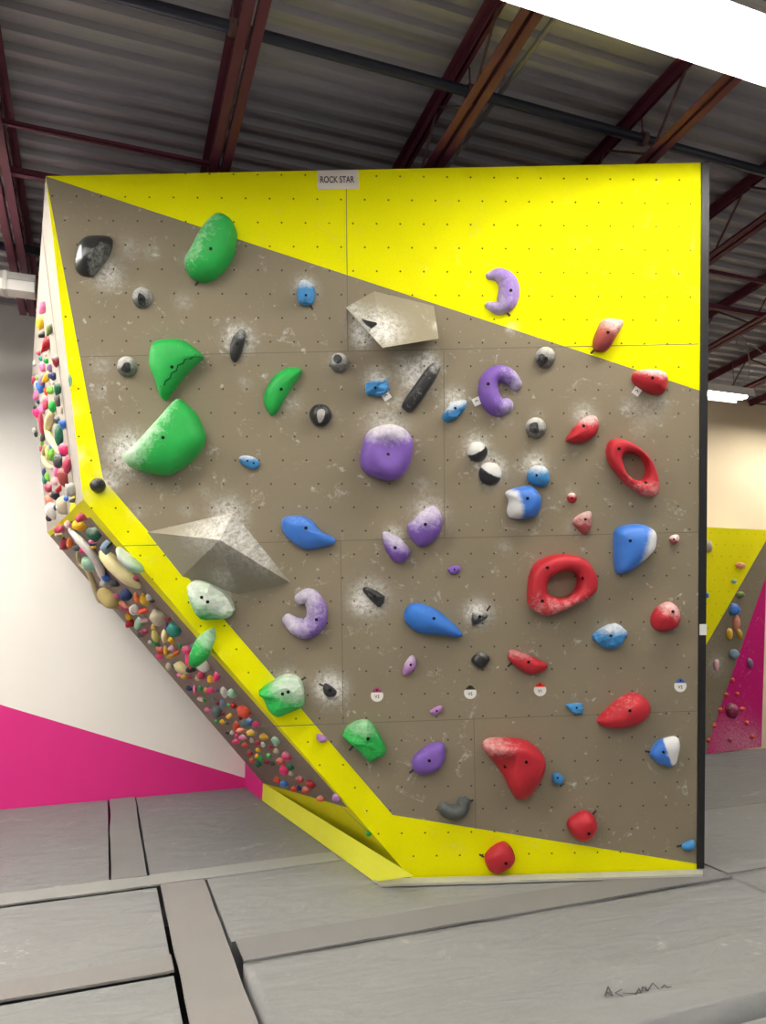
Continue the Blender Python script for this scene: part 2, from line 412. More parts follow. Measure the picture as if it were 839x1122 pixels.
def hold(name, rg, pts, H, colour, label, bolts=(), p=2.2, chalk=(90, .45, 1.0, .55, .12), peak=None, amp=.06, facet=False, face=None, stripes=False, rough=.5, bolt_r=.011, group=HOLDS):
    face = face or FRONT; tr = region(RG[rg]); NH[0] += 1
    st = [Vector(face.xy(*tr(q))) for q in pts]
    area = 0; c = Vector((0, 0))
    for i in range(len(st)):
        a, b = st[i], st[(i + 1) % len(st)]; w = a.x * b.y - a.y * b.x; area += w; c += (a + b) * w
    c /= 3 * area
    pk = None
    if peak: pk = Vector(face.xy(*tr(peak), H)) - c
    bm = dome([q - c for q in st], H, p, pk, seed=NH[0], amp=amp, facet=facet)
    mw = Matrix.Translation(face.pt(c.x, c.y)) @ face.rot.to_4x4()
    o = link(name, bm, hm(colour, stripes=stripes, rough=rough) if stripes else hm(colour, rough=rough), None, mw, not facet)
    chalk_attr(o, *chalk); tag(o, label, 'climbing hold', group); add_bolts(o, mw, [tr(q) for q in bolts], bolt_r)
    return o, mw
def round_pts(x, y, r, ry=None, n=10):
    ry = ry or r; return [(x + r * math.cos(2 * math.pi * i / n), y + ry * math.sin(2 * math.pi * i / n)) for i in range(n)]
def spine(name, rg, pts, rad, hz, colour, label, bolts=(), chalk=(90, .45, 1.0, .55, .12)):
    tr = region(RG[rg]); s = RG[rg][2]; NH[0] += 1
    st = [Vector(FRONT.xy(*tr(q))) for q in pts]; c = sum(st, Vector((0, 0))) / len(st)
    bm = sweep([q - c for q in st], [r / s / 164 for r in rad], hz)
    mw = Matrix.Translation(FRONT.pt(c.x, c.y)) @ FRONT.rot.to_4x4()
    o = link(name, bm, hm(colour), None, mw, True); chalk_attr(o, *chalk); tag(o, label, 'climbing hold', HOLDS); add_bolts(o, mw, [tr(q) for q in bolts])
    return o, mw
def ring(name, outer, inner, H, colour, label, bolts, chalk, lean=0):
    so = [Vector(FRONT.xy(*q)) for q in outer]; si = [Vector(FRONT.xy(*q)) for q in inner]; c = sum(si, Vector((0, 0))) / len(si)
    bm = annulus([q - c for q in so], [q - c for q in si], H, lean=lean)
    mw = Matrix.Translation(FRONT.pt(c.x, c.y)) @ FRONT.rot.to_4x4()
    o = link(name, bm, hm(colour), None, mw, True); chalk_attr(o, *chalk); tag(o, label, 'climbing hold', HOLDS); add_bolts(o, mw, bolts)
    return o
UPC = (90, .5, 1.0, .9, .05); CLEAN = (90, .6, 1, .15, .0); DUSTY = (90, .3, 1, .8, .25)

# ---- green
hold('sloper_hold', 'A', [(655, 177), (690, 190), (712, 225), (713, 265), (700, 320), (670, 365), (635, 395), (600, 404), (570, 395), (545, 370), (541, 335), (560, 300), (585, 255), (620, 205)], .15, 'green', 'big smooth green half-moon hold highest on the wall, overlapping the yellow paint edge', [(624, 288)], 3.2, (150, .5, 1, .4, .1))
o, mw = hold('sloper_hold', 'A', [(440, 612), (490, 600), (545, 607), (600, 655), (590, 670), (545, 715), (500, 770), (475, 803), (460, 795), (440, 735), (423, 690), (424, 650)], .15, 'green', 'chunky green half-round hold with a cracked lower right edge, middle of three at left', [(492, 690)], 3.4, CLEAN)
def add_line(o, mw, name, px, w, mat):
    bv = BVHTree.FromPolygons([v.co for v in o.data.vertices], [p.vertices for p in o.data.polygons]); inv = mw.inverted(); e = inv @ EYE; bm = bmesh.new()
    def drop(x, y):
        d = (inv @ (EYE + ray(x, y)) - e).normalized(); h, n_, _, _ = bv.ray_cast(e, d); return None if h is None else h - d * .002
    rows = []
    for i, (x, y) in enumerate(px):
        k = w * (.4 if i in (0, len(px) - 1) else 1); a, b = drop(x - k * .6, y - k * .6), drop(x + k * .6, y + k * .6)
        if a is not None and b is not None: rows.append((bm.verts.new(a), bm.verts.new(b)))
    for (a, b), (c, d) in zip(rows, rows[1:]): bm.faces.new((a, b, d, c))
    link(name, bm, mat, o, mw)
add_line(o, mw, 'crack', [(30 + x / 3.107, 180 + y / 3.107) for x, y in ((447, 772), (452, 756), (466, 752), (470, 738), (486, 728), (490, 712), (508, 702), (512, 684), (530, 678), (536, 664), (556, 662), (572, 648), (588, 650))], 1.0, plain('hold_crack_shadow', (10, 70, 34), .7))
hold('sloper_hold', 'E', [(270, 65), (295, 78), (340, 125), (365, 185), (368, 215), (355, 255), (320, 295), (275, 330), (225, 352), (170, 348), (100, 328), (65, 290), (85, 260), (130, 215), (180, 160), (225, 110)], .19, 'green', 'largest green half-moon hold, chalky along its straight upper left edge', [(205, 208)], 3.2, (150, .5, 1, .8, .05))
hold('jug_hold', 'X', [(323, 402.5), (331, 405), (330, 410), (322, 422), (312, 437), (301, 455), (293, 451), (289, 438), (293, 424), (302, 411), (313, 404)], .08, 'green', 'small green leaf-shaped hold tilted steeply beside a round black hold', [(308, 426.5)], 2.4, CLEAN)
hold('jug_hold', 'H', [(12, 440), (50, 412), (100, 383), (142, 386), (166, 410), (174, 470), (166, 495), (120, 512), (80, 527), (48, 500), (25, 462)], .13, 'green', 'striped green hold chalked on top, on the yellow band beside a chalk-ringed black hold', [(95, 453), (115, 446)], 3, (60, .35, .9, .9, .05), facet=True, stripes=True)
hold('jug_hold', 'X', [(207, 641), (214, 635.5), (225, 636), (240, 643), (253, 654), (258, 668), (250, 677), (235, 678), (222, 677), (213, 668), (208, 655)], .15, 'green', 'pale chalked green hold on the yellow band under the grey pyramid volume', [(227.5, 659.5), (221, 654.5)], 3, (60, .15, .85, .9, .2), facet=True, stripes=True)
hold('jug_hold', 'J', [(192, 155), (215, 118), (265, 98), (305, 110), (340, 165), (360, 215), (330, 240), (305, 260), (285, 245), (250, 205), (215, 178)], .12, 'green', 'ridged green hold on grey beside the lower yellow band, lowest green one on the face', [(290, 173)], 2.8, (90, .5, 1, .6, .0), facet=True, stripes=True)
# ---- black
hold('sloper_hold', 'A', [(205, 248), (245, 243), (285, 250), (290, 275), (280, 310), (255, 345), (225, 380), (195, 382), (172, 370), (163, 340), (168, 300), (180, 270)], .13, 'black', 'large glossy black teardrop hold in the top left corner of the face', [], 1.7, (-35, .62, 1, .75, -.25), peak=(222, 290), rough=.3)
hold('ball_hold', 'D', round_pts(383, 553, 41), .07, 'black', 'round black ball hold on the kink of the yellow band', [], 2, (90, .55, 1, .35, 0), rough=.35)
o, mw = hold('crimp_hold', 'A', [(725, 563), (742, 570), (742, 600), (728, 645), (712, 672), (695, 667), (690, 630), (702, 590)], .06, 'black', 'upright oval black hold in a white chalk halo between green holds', [(715, 612)], 2.6, (60, .5, 1, .6, .0))
o, mw = hold('ball_hold', 'F', round_pts(213, 105, 37), .07, 'black', 'round black hold with a white chalk loop on its front, right of green leaf hold', [], 2.4, (90, .6, 1, .2, 0), rough=.3)
add_patch(o, mw, 'chalk_loop', [(280 + x / 2.996, 420 + y / 2.996) for x, y in ((203, 92), (216, 84), (228, 92), (222, 118), (210, 130), (203, 118))], hm('light grey'))
o, mw = hold('pinch_hold', 'Y', [(665, 478), (690, 465), (722, 475), (733, 500), (715, 545), (680, 610), (620, 700), (560, 775), (530, 790), (495, 772), (478, 750), (500, 700), (560, 615), (620, 530)], .075, 'black', 'long black bar pinch in a broad chalk halo, tilted under the upper volume', [], 3.4, (60, .45, 1, .5, .0), amp=.04)
add_patch(o, mw, 'smooth_end', [(360 + x / 5.993, 320 + y / 5.993) for x, y in ((575, 640), (605, 632), (612, 665), (570, 730), (535, 765), (510, 745), (530, 705))], hm('black', rough=.3))
BK = [('B', (274, 652), 31, (272, 640), 17, 'grey dual-texture ball hold beside the left tip of the upper volume', (0, 0)),
      ('A', (392, 455), 34, (388, 462), 22, 'grey dual-texture ball hold near the top left, below the glossy black teardrop', (388, 458)),
      ('A', (340, 690), 34, (338, 694), 16, 'grey dual-texture ball hold left of the cracked green half-round hold', (0, 0)),
      ('C', (160, 594), 31, (150, 600), 20, 'grey dual-texture ball hold touching the yellow edge, right of the purple hooks', (163, 597)),
      ('G', (259, 146), 33, (255, 145), 17, 'grey dual-texture ball hold below right of the lower purple hook', (0, 0))]
for rg, c, r, pc, pr, lb, bo in BK:
    o, mw = hold('ball_hold', rg, round_pts(*c, r, r * 1.04), .065, 'grey', lb, [], 2, (90, .2, 1, .6, .25))
    tr = region(RG[rg]); add_patch(o, mw, 'smooth_patch', [tr(q) for q in [(a + rnd.uniform(-.25, .25) * pr, b + rnd.uniform(-.25, .25) * pr) for a, b in round_pts(*pc, pr * 1.05, pr * 1.25, 7)]], hm('black', rough=.3))
    if bo[0]: add_bolts(o, mw, [tr(bo)])
for c, r, dr, lb in (((68, 225), 33, 120, 'half-white half-black round hold, upper of the tilted pair at centre right'), ((110, 297), 38, 62, 'half-white half-black round hold, lower of the tilted pair at centre right')):
    hold('ball_hold', 'G', round_pts(*c, r), .06, 'black', lb, [], 2, (dr, .54, .64, 2.0, -.4), rough=.35)
hold('crimp_hold', 'H', [(377, 80), (395, 73), (458, 108), (440, 143), (420, 135), (385, 98)], .05, 'black', 'black wedge crimp with a chalk smear on its left, above the centre', [(420, 108)], 3, (90, .7, 1, .3, 0), facet=True)
hold('crimp_hold', 'H', [(765, 210), (766, 165), (785, 160), (824, 172), (800, 192)], .05, 'black', 'chalk-ringed black triangle crimp right of the blue teardrop hold', [(792, 180)], 3, (100, .4, 1, .8, .1), facet=True)
hold('crimp_hold', 'H', [(762, 330), (790, 305), (825, 318), (821, 342), (798, 362), (775, 352)], .05, 'black', 'plain black pebble hold above the tag with the black cap', [], 2.2, (90, .6, 1, .4, 0), rough=.35)
hold('crimp_hold', 'H', [(238, 427), (250, 415), (285, 440), (280, 460), (255, 462), (240, 447)], .05, 'black', 'small black hold inside a bright chalk ring beside the yellow band', [(262, 440)], 2.4, CLEAN, rough=.35)
spine('jug_hold', 'J', [(578, 436), (600, 450), (626, 452), (648, 438), (658, 412)], [23, 28, 29, 29, 24], 1.3, 'dark grey', 'dark grey cupped jug hold standing just above the bottom yellow band', [], (90, .55, 1, .3, .0))
# ---- purple
PUR = (150, .3, .9, .6, .15)
spine('hook_hold', 'T', [(213, 133), (265, 128), (318, 160), (340, 225), (320, 300), (270, 340), (205, 322)][::-1], [26, 46, 60, 68, 66, 46, 24][::-1], 1.1, 'light purple', 'purple crescent hook hold high on the yellow paint', [(352, 226)], (200, .2, .9, .4, .2))
spine('hook_hold', 'T', [(385, 835), (340, 785), (270, 765), (210, 815), (212, 915), (265, 980), (325, 970)][::-1], [40, 50, 54, 60, 66, 64, 46][::-1], 1.25, 'purple', 'thick purple C-shaped hook hold open to the right, below the yellow crescent one', [(205, 832)], (-10, .35, .95, .6, .1))
spine('hook_hold', 'H', [(156, 116), (190, 108), (215, 148), (213, 195), (180, 222), (143, 212), (113, 188)], [20, 29, 35, 37, 36, 31, 20], 1.25, 'purple', 'chalky purple C-shaped hook hold open to the left, right of the pyramid volume', [(215, 190)], (150, .1, .9, .6, .3))
o, mw = hold('sloper_hold', 'F', [(365, 165), (400, 143), (440, 137), (485, 150), (512, 185), (516, 215), (505, 270), (480, 305), (440, 320), (400, 312), (360, 295), (343, 265), (347, 215)], .17, 'purple', 'large round purple hold with chalked top and dented middle at the wall centre', [], 3.2, (90, .62, .98, 1.1, .0))
for v in o.data.vertices:
    d = Vector((v.co.x, v.co.y - .03)).length; v.co.z -= .06 * math.exp(-(d / .075) ** 2) * (v.co.z > .08)
add_bolts(o, mw, [(280 + 435 / 2.996, 420 + 233 / 2.996)])
hold('sloper_hold', 'F', [(497, 465), (515, 450), (540, 425), (575, 403), (600, 412), (611, 450), (600, 500), (560, 532), (530, 532), (505, 500)], .1, 'purple', 'purple potato-shaped hold dusted white on top, larger of the pair below centre', [(557, 463)], 2.6, (100, .35, .95, .75, .1))
hold('sloper_hold', 'F', [(415, 495), (430, 487), (470, 505), (490, 525), (507, 547), (500, 575), (475, 590), (450, 580), (425, 545)], .08, 'purple', 'smaller purple potato-shaped hold of the pair, lower left of the larger', [(458, 540)], 2.5, (70, .35, .95, .75, .1))
hold('foot_chip', 'F', [(632, 607), (655, 597), (673, 603), (666, 622), (640, 626)], .03, 'purple', 'tiny purple foot chip alone left of the round-holed red ring', [(652, 611)], 2.4, CLEAN, bolt_r=.007)
hold('crimp_hold', 'H', [(555, 315), (567, 328), (567, 355), (545, 380), (520, 383), (525, 350), (540, 325)], .05, 'lilac', 'narrow upright lilac crimp under the blue teardrop hold', [(548, 350)], 2.2, (120, .3, 1, .6, .1), bolt_r=.009)
hold('foot_chip', 'H', [(615, 515), (640, 497), (658, 495), (656, 512), (635, 527)], .03, 'lilac', 'tiny lilac foot chip between the two leftmost round route tags', [(640, 513)], 2.4, CLEAN, bolt_r=.007)
hold('foot_chip', 'J', [(95, 155), (110, 154), (133, 170), (128, 183), (105, 184), (94, 172)], .035, 'lilac', 'tiny lilac foot chip on the inner edge of the yellow band', [], 2.2, CLEAN)
hold('sloper_hold', 'J', [(460, 250), (480, 225), (520, 195), (560, 185), (583, 195), (586, 235), (566, 280), (530, 300), (485, 306), (462, 287)], .08, 'purple', 'plain purple oval hold low on the face, left of the big red triangle', [(525, 257)], 2.6, CLEAN)
# ---- red
hold('pinch_hold', 'C', [(335, 480), (370, 477), (394, 485), (391, 505), (375, 532), (352, 570), (330, 578), (310, 573), (306, 545), (318, 510)], .11, 'brick red', 'faded red horn-shaped hold on the yellow paint at upper right', [(353, 517)], 2.1, (80, .35, 1, .75, .05))
hold('sloper_hold', 'C', [(426, 650), (440, 635), (490, 631), (525, 645), (531, 675), (518, 706), (480, 706), (440, 682), (427, 668)], .1, 'red', 'red dome hold on the yellow edge at upper right, small white arrow tag below', [(490, 657)], 2.4, (80, .55, 1, .95, .0))
hold('jug_hold', 'G', [(359, 182), (385, 145), (420, 112), (450, 107), (464, 130), (456, 165), (425, 190), (390, 198), (365, 192)], .08, 'red', 'red bean-shaped hold dusted white on top, left of the eye-shaped red ring', [(417, 140)], 2.3, UPC)
RG0 = lambda L_, s='G': [region(RG[s])(q) for q in L_]
ring('ring_hold', RG0([(490, 215), (500, 190), (525, 183), (570, 200), (620, 245), (645, 295), (653, 340), (646, 370), (610, 370), (570, 345), (525, 300), (495, 255)]),
     RG0([(535, 240), (555, 228), (590, 235), (612, 260), (618, 295), (605, 317), (580, 318), (550, 300), (537, 270)]), .1, 'red', 'eye-shaped red ring hold with an oval opening, near the right edge', RG0([(533, 215), (621, 327)]), (-100, .5, 1, .45, .0))
ring('ring_hold', [(577, 650), (579, 632), (585, 618), (600, 609), (620, 607), (638, 612), (649, 628), (651, 641), (645, 651), (628, 660), (612, 668), (597, 673), (585, 670), (578, 662)],
     [(596, 645), (597.5, 635.5), (605, 628), (616, 624), (627, 626), (631.5, 635.5), (628.5, 646), (619, 653.5), (607, 653.5), (599, 650)], .13, 'red', 'big rounded red ring hold with a round opening in the lower right half', [(599.5, 622), (638.5, 633.5), (594, 658.5)], (-90, .45, .9, .4, .0))
hold('foot_chip', 'G', round_pts(378, 376, 16, 17, 8), .035, 'red', 'tiny round red foot chip right of the chalked blue block', [(378, 376)], 2.2, UPC, bolt_r=.007)
hold('crimp_hold', 'G', [(380, 455), (400, 432), (435, 419), (443, 440), (438, 480), (420, 496), (400, 483)], .05, 'brick red', 'small pinkish red triangular hold above the round-holed red ring', [(423, 447)], 2.2, (90, .2, 1, .5, .2), bolt_r=.009)
hold('foot_chip', 'G', [(697, 513), (705, 500), (725, 497), (729, 512), (712, 529)], .035, 'brick red', 'tiny red foot chip right of the large blue hold near the right edge', [(713, 512)], 2.2, DUSTY, bolt_r=.007)
hold('sloper_hold', 'I', [(621, 185), (640, 148), (680, 126), (712, 145), (721, 185), (706, 216), (665, 231), (630, 219)], .1, 'red', 'rounded red hold with pale chalked top, alone near the right edge', [(700, 162)], 2.2, (70, .4, 1, .8, .0))
hold('jug_hold', 'I', [(117, 312), (130, 296), (180, 310), (235, 335), (258, 350), (240, 372), (195, 383), (150, 360), (120, 332)], .07, 'red', 'red banana-shaped hold above the tag with the red cap', [(190, 340)], 2.2, (90, .55, 1, .55, .0))
hold('jug_hold', 'I', [(431, 543), (465, 505), (510, 465), (560, 446), (600, 465), (616, 500), (601, 535), (560, 561), (500, 571), (450, 566)], .12, 'red', 'large red teardrop hold pointing down left, below the tag with the blue cap', [(548, 512)], 2.2, (120, .7, 1, .3, .0), rough=.35)
o, mw = hold('jug_hold', 'K', [(26, 185), (40, 160), (80, 154), (150, 157), (200, 175), (240, 215), (244, 265), (220, 320), (185, 363), (150, 369), (130, 350), (95, 280), (55, 225)], .17, 'red', 'largest red hold, a rounded triangle with a shelf on top, bottom centre', [], 2.4, (120, .68, 1, .6, .0), peak=(150, 215), rough=.35)
for v in o.data.vertices:                                   # scooped lower left flank under the shelf
    q = Vector((v.co.x + .075, v.co.y - .01)); v.co.z -= .06 * math.exp(-(q.length / .085) ** 2) * min(1, max(0, v.co.z / .1))
add_bolts(o, mw, [(520 + 182 / 3.227, 760 + 242 / 3.227), (520 + 108 / 3.227, 760 + 258 / 3.227)])
hold('sloper_hold', 'K', [(324, 460), (345, 430), (385, 412), (420, 430), (428, 470), (410, 506), (375, 518), (345, 501)], .08, 'red', 'red knob hold on grey just above the bottom yellow band', [(403, 495)], 2.3, CLEAN)
hold('sloper_hold', 'K', [(34, 575), (60, 540), (100, 522), (131, 545), (141, 585), (120, 611), (80, 631), (50, 621)], .08, 'red', 'red knob hold bolted on the bottom yellow band', [(110, 600)], 2.3, CLEAN)
# ---- blue
hold('jug_hold', 'F', [(84, 455), (100, 437), (150, 434), (185, 450), (215, 485), (255, 505), (259, 525), (235, 535), (165, 546), (120, 521), (92, 491)], .09, 'blue', 'glossy blue teardrop hold right of the pyramid volume tip', [(165, 475)], 2.3, (100, .6, 1, .3, .0), rough=.3, peak=(150, 480))
hold('jug_hold', 'H', [(526, 160), (545, 136), (580, 132), (640, 155), (690, 195), (728, 236), (715, 251), (640, 241), (580, 236), (545, 216), (526, 191)], .1, 'bright blue', 'long matte blue teardrop hold in the middle, left of a chalk-ringed black triangle', [(630, 186)], 2.3, CLEAN, peak=(595, 185))
hold('sloper_hold', 'G', [(160, 360), (185, 345), (235, 337), (265, 360), (276, 390), (262, 430), (230, 444), (180, 443), (165, 420), (170, 385)], .11, 'blue', 'blue block hold with its left side chalked white', [(233, 378)], 2.8, (195, .64, .88, 1.3, .05))
hold('sloper_hold', 'G', [(519, 480), (550, 465), (610, 464), (645, 485), (649, 520), (635, 555), (580, 606), (540, 626), (519, 616), (514, 560), (514, 510)], .12, 'blue', 'large blue hold chalked white on its right flank, above the red dome', [(570, 517)], 2.6, (-15, .66, .92, 1.4, .0))
SK = dict(p=3.4, facet=True, amp=.09)
hold('crimp_hold', 'B', [(142, 395), (160, 384), (185, 392), (196, 420), (190, 455), (170, 466), (145, 459), (136, 430)], .06, 'sky blue', 'small blocky blue hold with chalked top, highest blue one on the wall', [(165, 430)], chalk=(90, .5, 1, 1, .1), bolt_r=.009, **SK)
hold('crimp_hold', 'Y', [(242, 612), (262, 590), (300, 575), (372, 568), (395, 615), (388, 660), (330, 686), (280, 682), (246, 668)], .06, 'sky blue', 'small blocky blue hold with a white arrow tag on its lower right', [(305, 628)], chalk=(90, .6, 1, 1, .0), bolt_r=.009, **SK)
hold('crimp_hold', 'F', [(652, 60), (690, 54), (693, 70), (675, 100), (640, 128), (615, 123), (612, 105), (635, 75)], .06, 'sky blue', 'slanted blocky blue hold left of the purple C-shaped hook', [(655, 82)], chalk=(110, .5, 1, 1, .1), bolt_r=.009, **SK)
hold('crimp_hold', 'G', [(234, 290), (250, 272), (280, 271), (300, 290), (303, 320), (290, 338), (255, 336), (232, 315)], .07, 'sky blue', 'rounded blue hold with chalked top just above the blue block', [(263, 302)], 2.4, (90, .5, 1, 1, .05), bolt_r=.009)
hold('foot_chip', 'E', [(496, 285), (515, 277), (550, 282), (573, 300), (571, 322), (545, 329), (515, 316), (500, 301)], .04, 'sky blue', 'small blue foot chip alone above the blue teardrop, right of big green hold', [(528, 297), (552, 306)], 2.6, UPC, bolt_r=.007)
hold('crimp_hold', 'I', [(414, 245), (450, 217), (495, 201), (528, 225), (523, 250), (500, 286), (460, 293), (424, 266)], .07, 'sky blue', 'blocky blue ledge hold with white top, left of the rounded red dome', [(480, 247)], chalk=(90, .5, 1, 1.1, .0), bolt_r=.009, **SK)
hold('foot_chip', 'I', [(319, 490), (345, 486), (379, 485), (381, 520), (350, 521), (330, 506)], .035, 'sky blue', 'small blue foot chip right of the tag with the red cap', [(360, 502)], chalk=CLEAN, bolt_r=.007, **SK)
o, mw = hold('crimp_hold', 'K', [(619, 205), (640, 170), (670, 156), (716, 156), (712, 225), (690, 251), (650, 246), (624, 226)], .07, 'blue', 'blue hold with white right half, low beside the black edge', [], 2.8, (20, .5, .62, 1.8, -.1))
add_bolts(o, mw, [(520 + 667 / 3.227, 760 + 207 / 3.227)], .009)
hold('foot_chip', 'K', [(274, 285), (295, 279), (314, 300), (300, 319), (278, 313)], .04, 'sky blue', 'tiny blue foot chip right of the big red triangle', [(293, 298)], 2.4, CLEAN, bolt_r=.007)
hold('foot_chip', 'K', [(731, 535), (755, 520), (776, 519), (771, 546), (740, 551)], .04, 'sky blue', 'tiny blue foot chip in the lowest right corner of the grey paint', [], 2.4, CLEAN)

# ------------------------------------------------------------------ volumes
vol_mat = panel_mat('volume_paint', (154, 145, 123), .45, False); vol_dark = panel_mat('lower_volume_paint', (150, 144, 128), .45, False)
def volume(name, base, apex, mat, label, dust):
    st = [Vector((*FRONT.xy(*q), -.004)) for q in base] + [Vector((*FRONT.xy(x, y, h), h)) for x, y, h in apex]
    c = sum((q for q in st[:len(base)]), Vector()) / len(base); c.z = 0
    bm = bmesh.new(); lay = bm.loops.layers.uv.new('UVMap'); vs = [bm.verts.new(q - c) for q in st]
    bmesh.ops.convex_hull(bm, input=vs)
    for f in bm.faces:
        for l in f.loops: l[lay].uv = (l.vert.co.x + c.x, l.vert.co.y + c.y)
    bmesh.ops.subdivide_edges(bm, edges=bm.edges[:], cuts=9, use_grid_fill=True)
    mw = Matrix.Translation(FRONT.pt(c.x, c.y)) @ FRONT.rot.to_4x4()
    o = link(name, bm, mat, None, mw); tag(o, label, 'climbing volume', 'wooden volumes on the main face')
    at = o.data.attributes.new('chalk', 'FLOAT', 'POINT'); dd = [(*FRONT.xy(x, y), r / 164, k) for x, y, r, k in dust]
    for i, v in enumerate(o.data.vertices): at.data[i].value = sum(k * math.exp(-((v.co.x + c.x - a) ** 2 + (v.co.y + c.y - b) ** 2) / r ** 2) for a, b, r, k in dd)
    return o, mw
o, mw = volume('wedge_volume', [(378, 336), (410, 318), (475, 334), (478, 360), (430, 366)], [(419, 381, .26), (480.5, 371, .12)], vol_mat,
               'grey wedge-shaped volume with sharp lower edge under the yellow paint', [(408, 360, 16, 1.1), (420, 375, 14, .8), (385, 342, 10, .7), (430, 365, 16, .4), (478, 360, 5, .9)])
bm = bmesh.new()
cr = [Vector((*FRONT.xy(x, y, h), h)) for x, y, h in ((397, 352, .13), (412.5, 355.5, .185), (406, 361, .22))]
# small black crimp screwed to the wedge's chalked slope
bv = BVHTree.FromPolygons([v.co for v in o.data.vertices], [p.vertices for p in o.data.polygons]); inv = mw.inverted(); e_ = inv @ EYE
pts = []
for x, y in ((397, 351.5), (404, 353.5), (413, 355.5), (409, 358.5), (406.5, 360), (401, 356)):
    h, n_, _, _ = bv.ray_cast(e_, (inv @ (EYE + ray(x, y)) - e_).normalized()); pts.append((h, n_))
nn = pts[2][1]; lo = [bm.verts.new(h - nn * .004) for h, _ in pts]; hi = [bm.verts.new(h + nn * .018) for h, _ in pts]
for i in range(6): bm.faces.new((lo[i], lo[(i + 1) % 6], hi[(i + 1) % 6], hi[i]))
bm.faces.new(hi); bm.faces.new(lo[::-1]); bmesh.ops.recalc_face_normals(bm, faces=bm.faces)
k = link('crimp_hold', bm, hm('black'), None, mw); chalk_attr(k, 90, .5, 1, .3, .1)
tag(k, 'little black triangular crimp on the chalked slope of the wedge volume', 'climbing hold', HOLDS)
volume('pyramid_volume', [(160, 583), (256, 561), (319, 639), (261, 652), (199, 632)], [(240.5, 591.5, .34)], vol_dark,
       'large grey pyramid volume with a chalked top ridge, beside the yellow band', [(250, 575, 18, 1.0), (275, 592, 20, .8), (225, 582, 18, .45), (295, 612, 14, .6), (245, 632, 12, .5)])

# ------------------------------------------------------------------ holds on the left side and underside
SIDE_HOLDS = 'small climbing holds crowded on the left side face'; UND_HOLDS = 'small climbing holds crowded on the underside'
def blob(face, x, y, rx, ry, rot, colour, shape, chalk):
    z = (face.at(x, y) - EYE).dot(fw); k = z / F_PX; a, b = rx * k, ry * k; off = .5 * min(a, b)
    c = face.at(x, y, off); ang = R(rot)
    ax = rt * math.cos(ang) - up * math.sin(ang); ay = rt * math.sin(ang) + up * math.cos(ang); az = ax.cross(ay)
    bm = bmesh.new(); bmesh.ops.create_icosphere(bm, subdivisions=2, radius=1); sd = rnd.random() * 50
    dp = (a + b) / 2 * .8
    for v in bm.verts:
        n_ = noise.noise(v.co * 1.3 + Vector((sd, 0, 0))); q = v.co * (1 + .28 * n_)
        t = 1.0
        if shape == 'teardrop': t = 1 + .42 * q.y
        elif shape == 'cup' and v.co.y > .5: q.y -= .5 * (v.co.y - .5) * 2
        v.co = Vector((q.x * a * t, q.y * b, q.z * dp * t))
    rot3 = Matrix((ax, ay, az)).transposed()
    mw = Matrix.Translation(c) @ rot3.to_4x4()
    o = link({'teardrop': 'horn_hold', 'cup': 'jug_hold', 'bar': 'pinch_hold'}.get(shape, 'knob_hold'), bm, hm(colour), None, mw, True)
    chalk_attr(o, 90, .3, 1, chalk, .1)
    return o
def tube(face, spec, pts, rad, colour, name, label, group, chalk=.2, flat=1.0):
    x0, y0, s = spec; q3 = []
    for (x, y), r in zip(pts, rad):
        X, Y = x0 + x / s, y0 + y / s; k = (face.at(X, Y) - EYE).dot(fw) / F_PX * r / s; c = face.at(X, Y, k * .55); q3.append((*c, k))
    sp = crom([Vector(q) for q in q3], 5, False); bm = bmesh.new(); rows = []; c0 = Vector(q3[0][:3])
    for i, q in enumerate(sp):
        c = Vector(q[:3]); t = (Vector(sp[min(i + 1, len(sp) - 1)][:3]) - Vector(sp[max(i - 1, 0)][:3])).normalized()
        n1 = (face.n - t * face.n.dot(t)).normalized(); n2 = t.cross(n1)
        e = min(1, (i + .6) / 3, (len(sp) - i - .4) / 3); r = q[3] * math.sqrt(max(.05, 1 - (1 - e) ** 2))
        rows.append([bm.verts.new(c - c0 + n2 * r * math.cos(2 * math.pi * j / 10) + n1 * r * flat * math.sin(2 * math.pi * j / 10)) for j in range(10)])
    for a, b in zip(rows, rows[1:]):
        for j in range(10): bm.faces.new((a[j], a[(j + 1) % 10], b[(j + 1) % 10], b[j]))
    bm.faces.new(rows[0][::-1]); bm.faces.new(rows[-1]); bmesh.ops.recalc_face_normals(bm, faces=bm.faces)
    o = link(name, bm, hm(colour), None, Matrix.Translation(c0), True); chalk_attr(o, 90, .3, 1, chalk, .1)
    return tag(o, label, 'climbing hold', group)
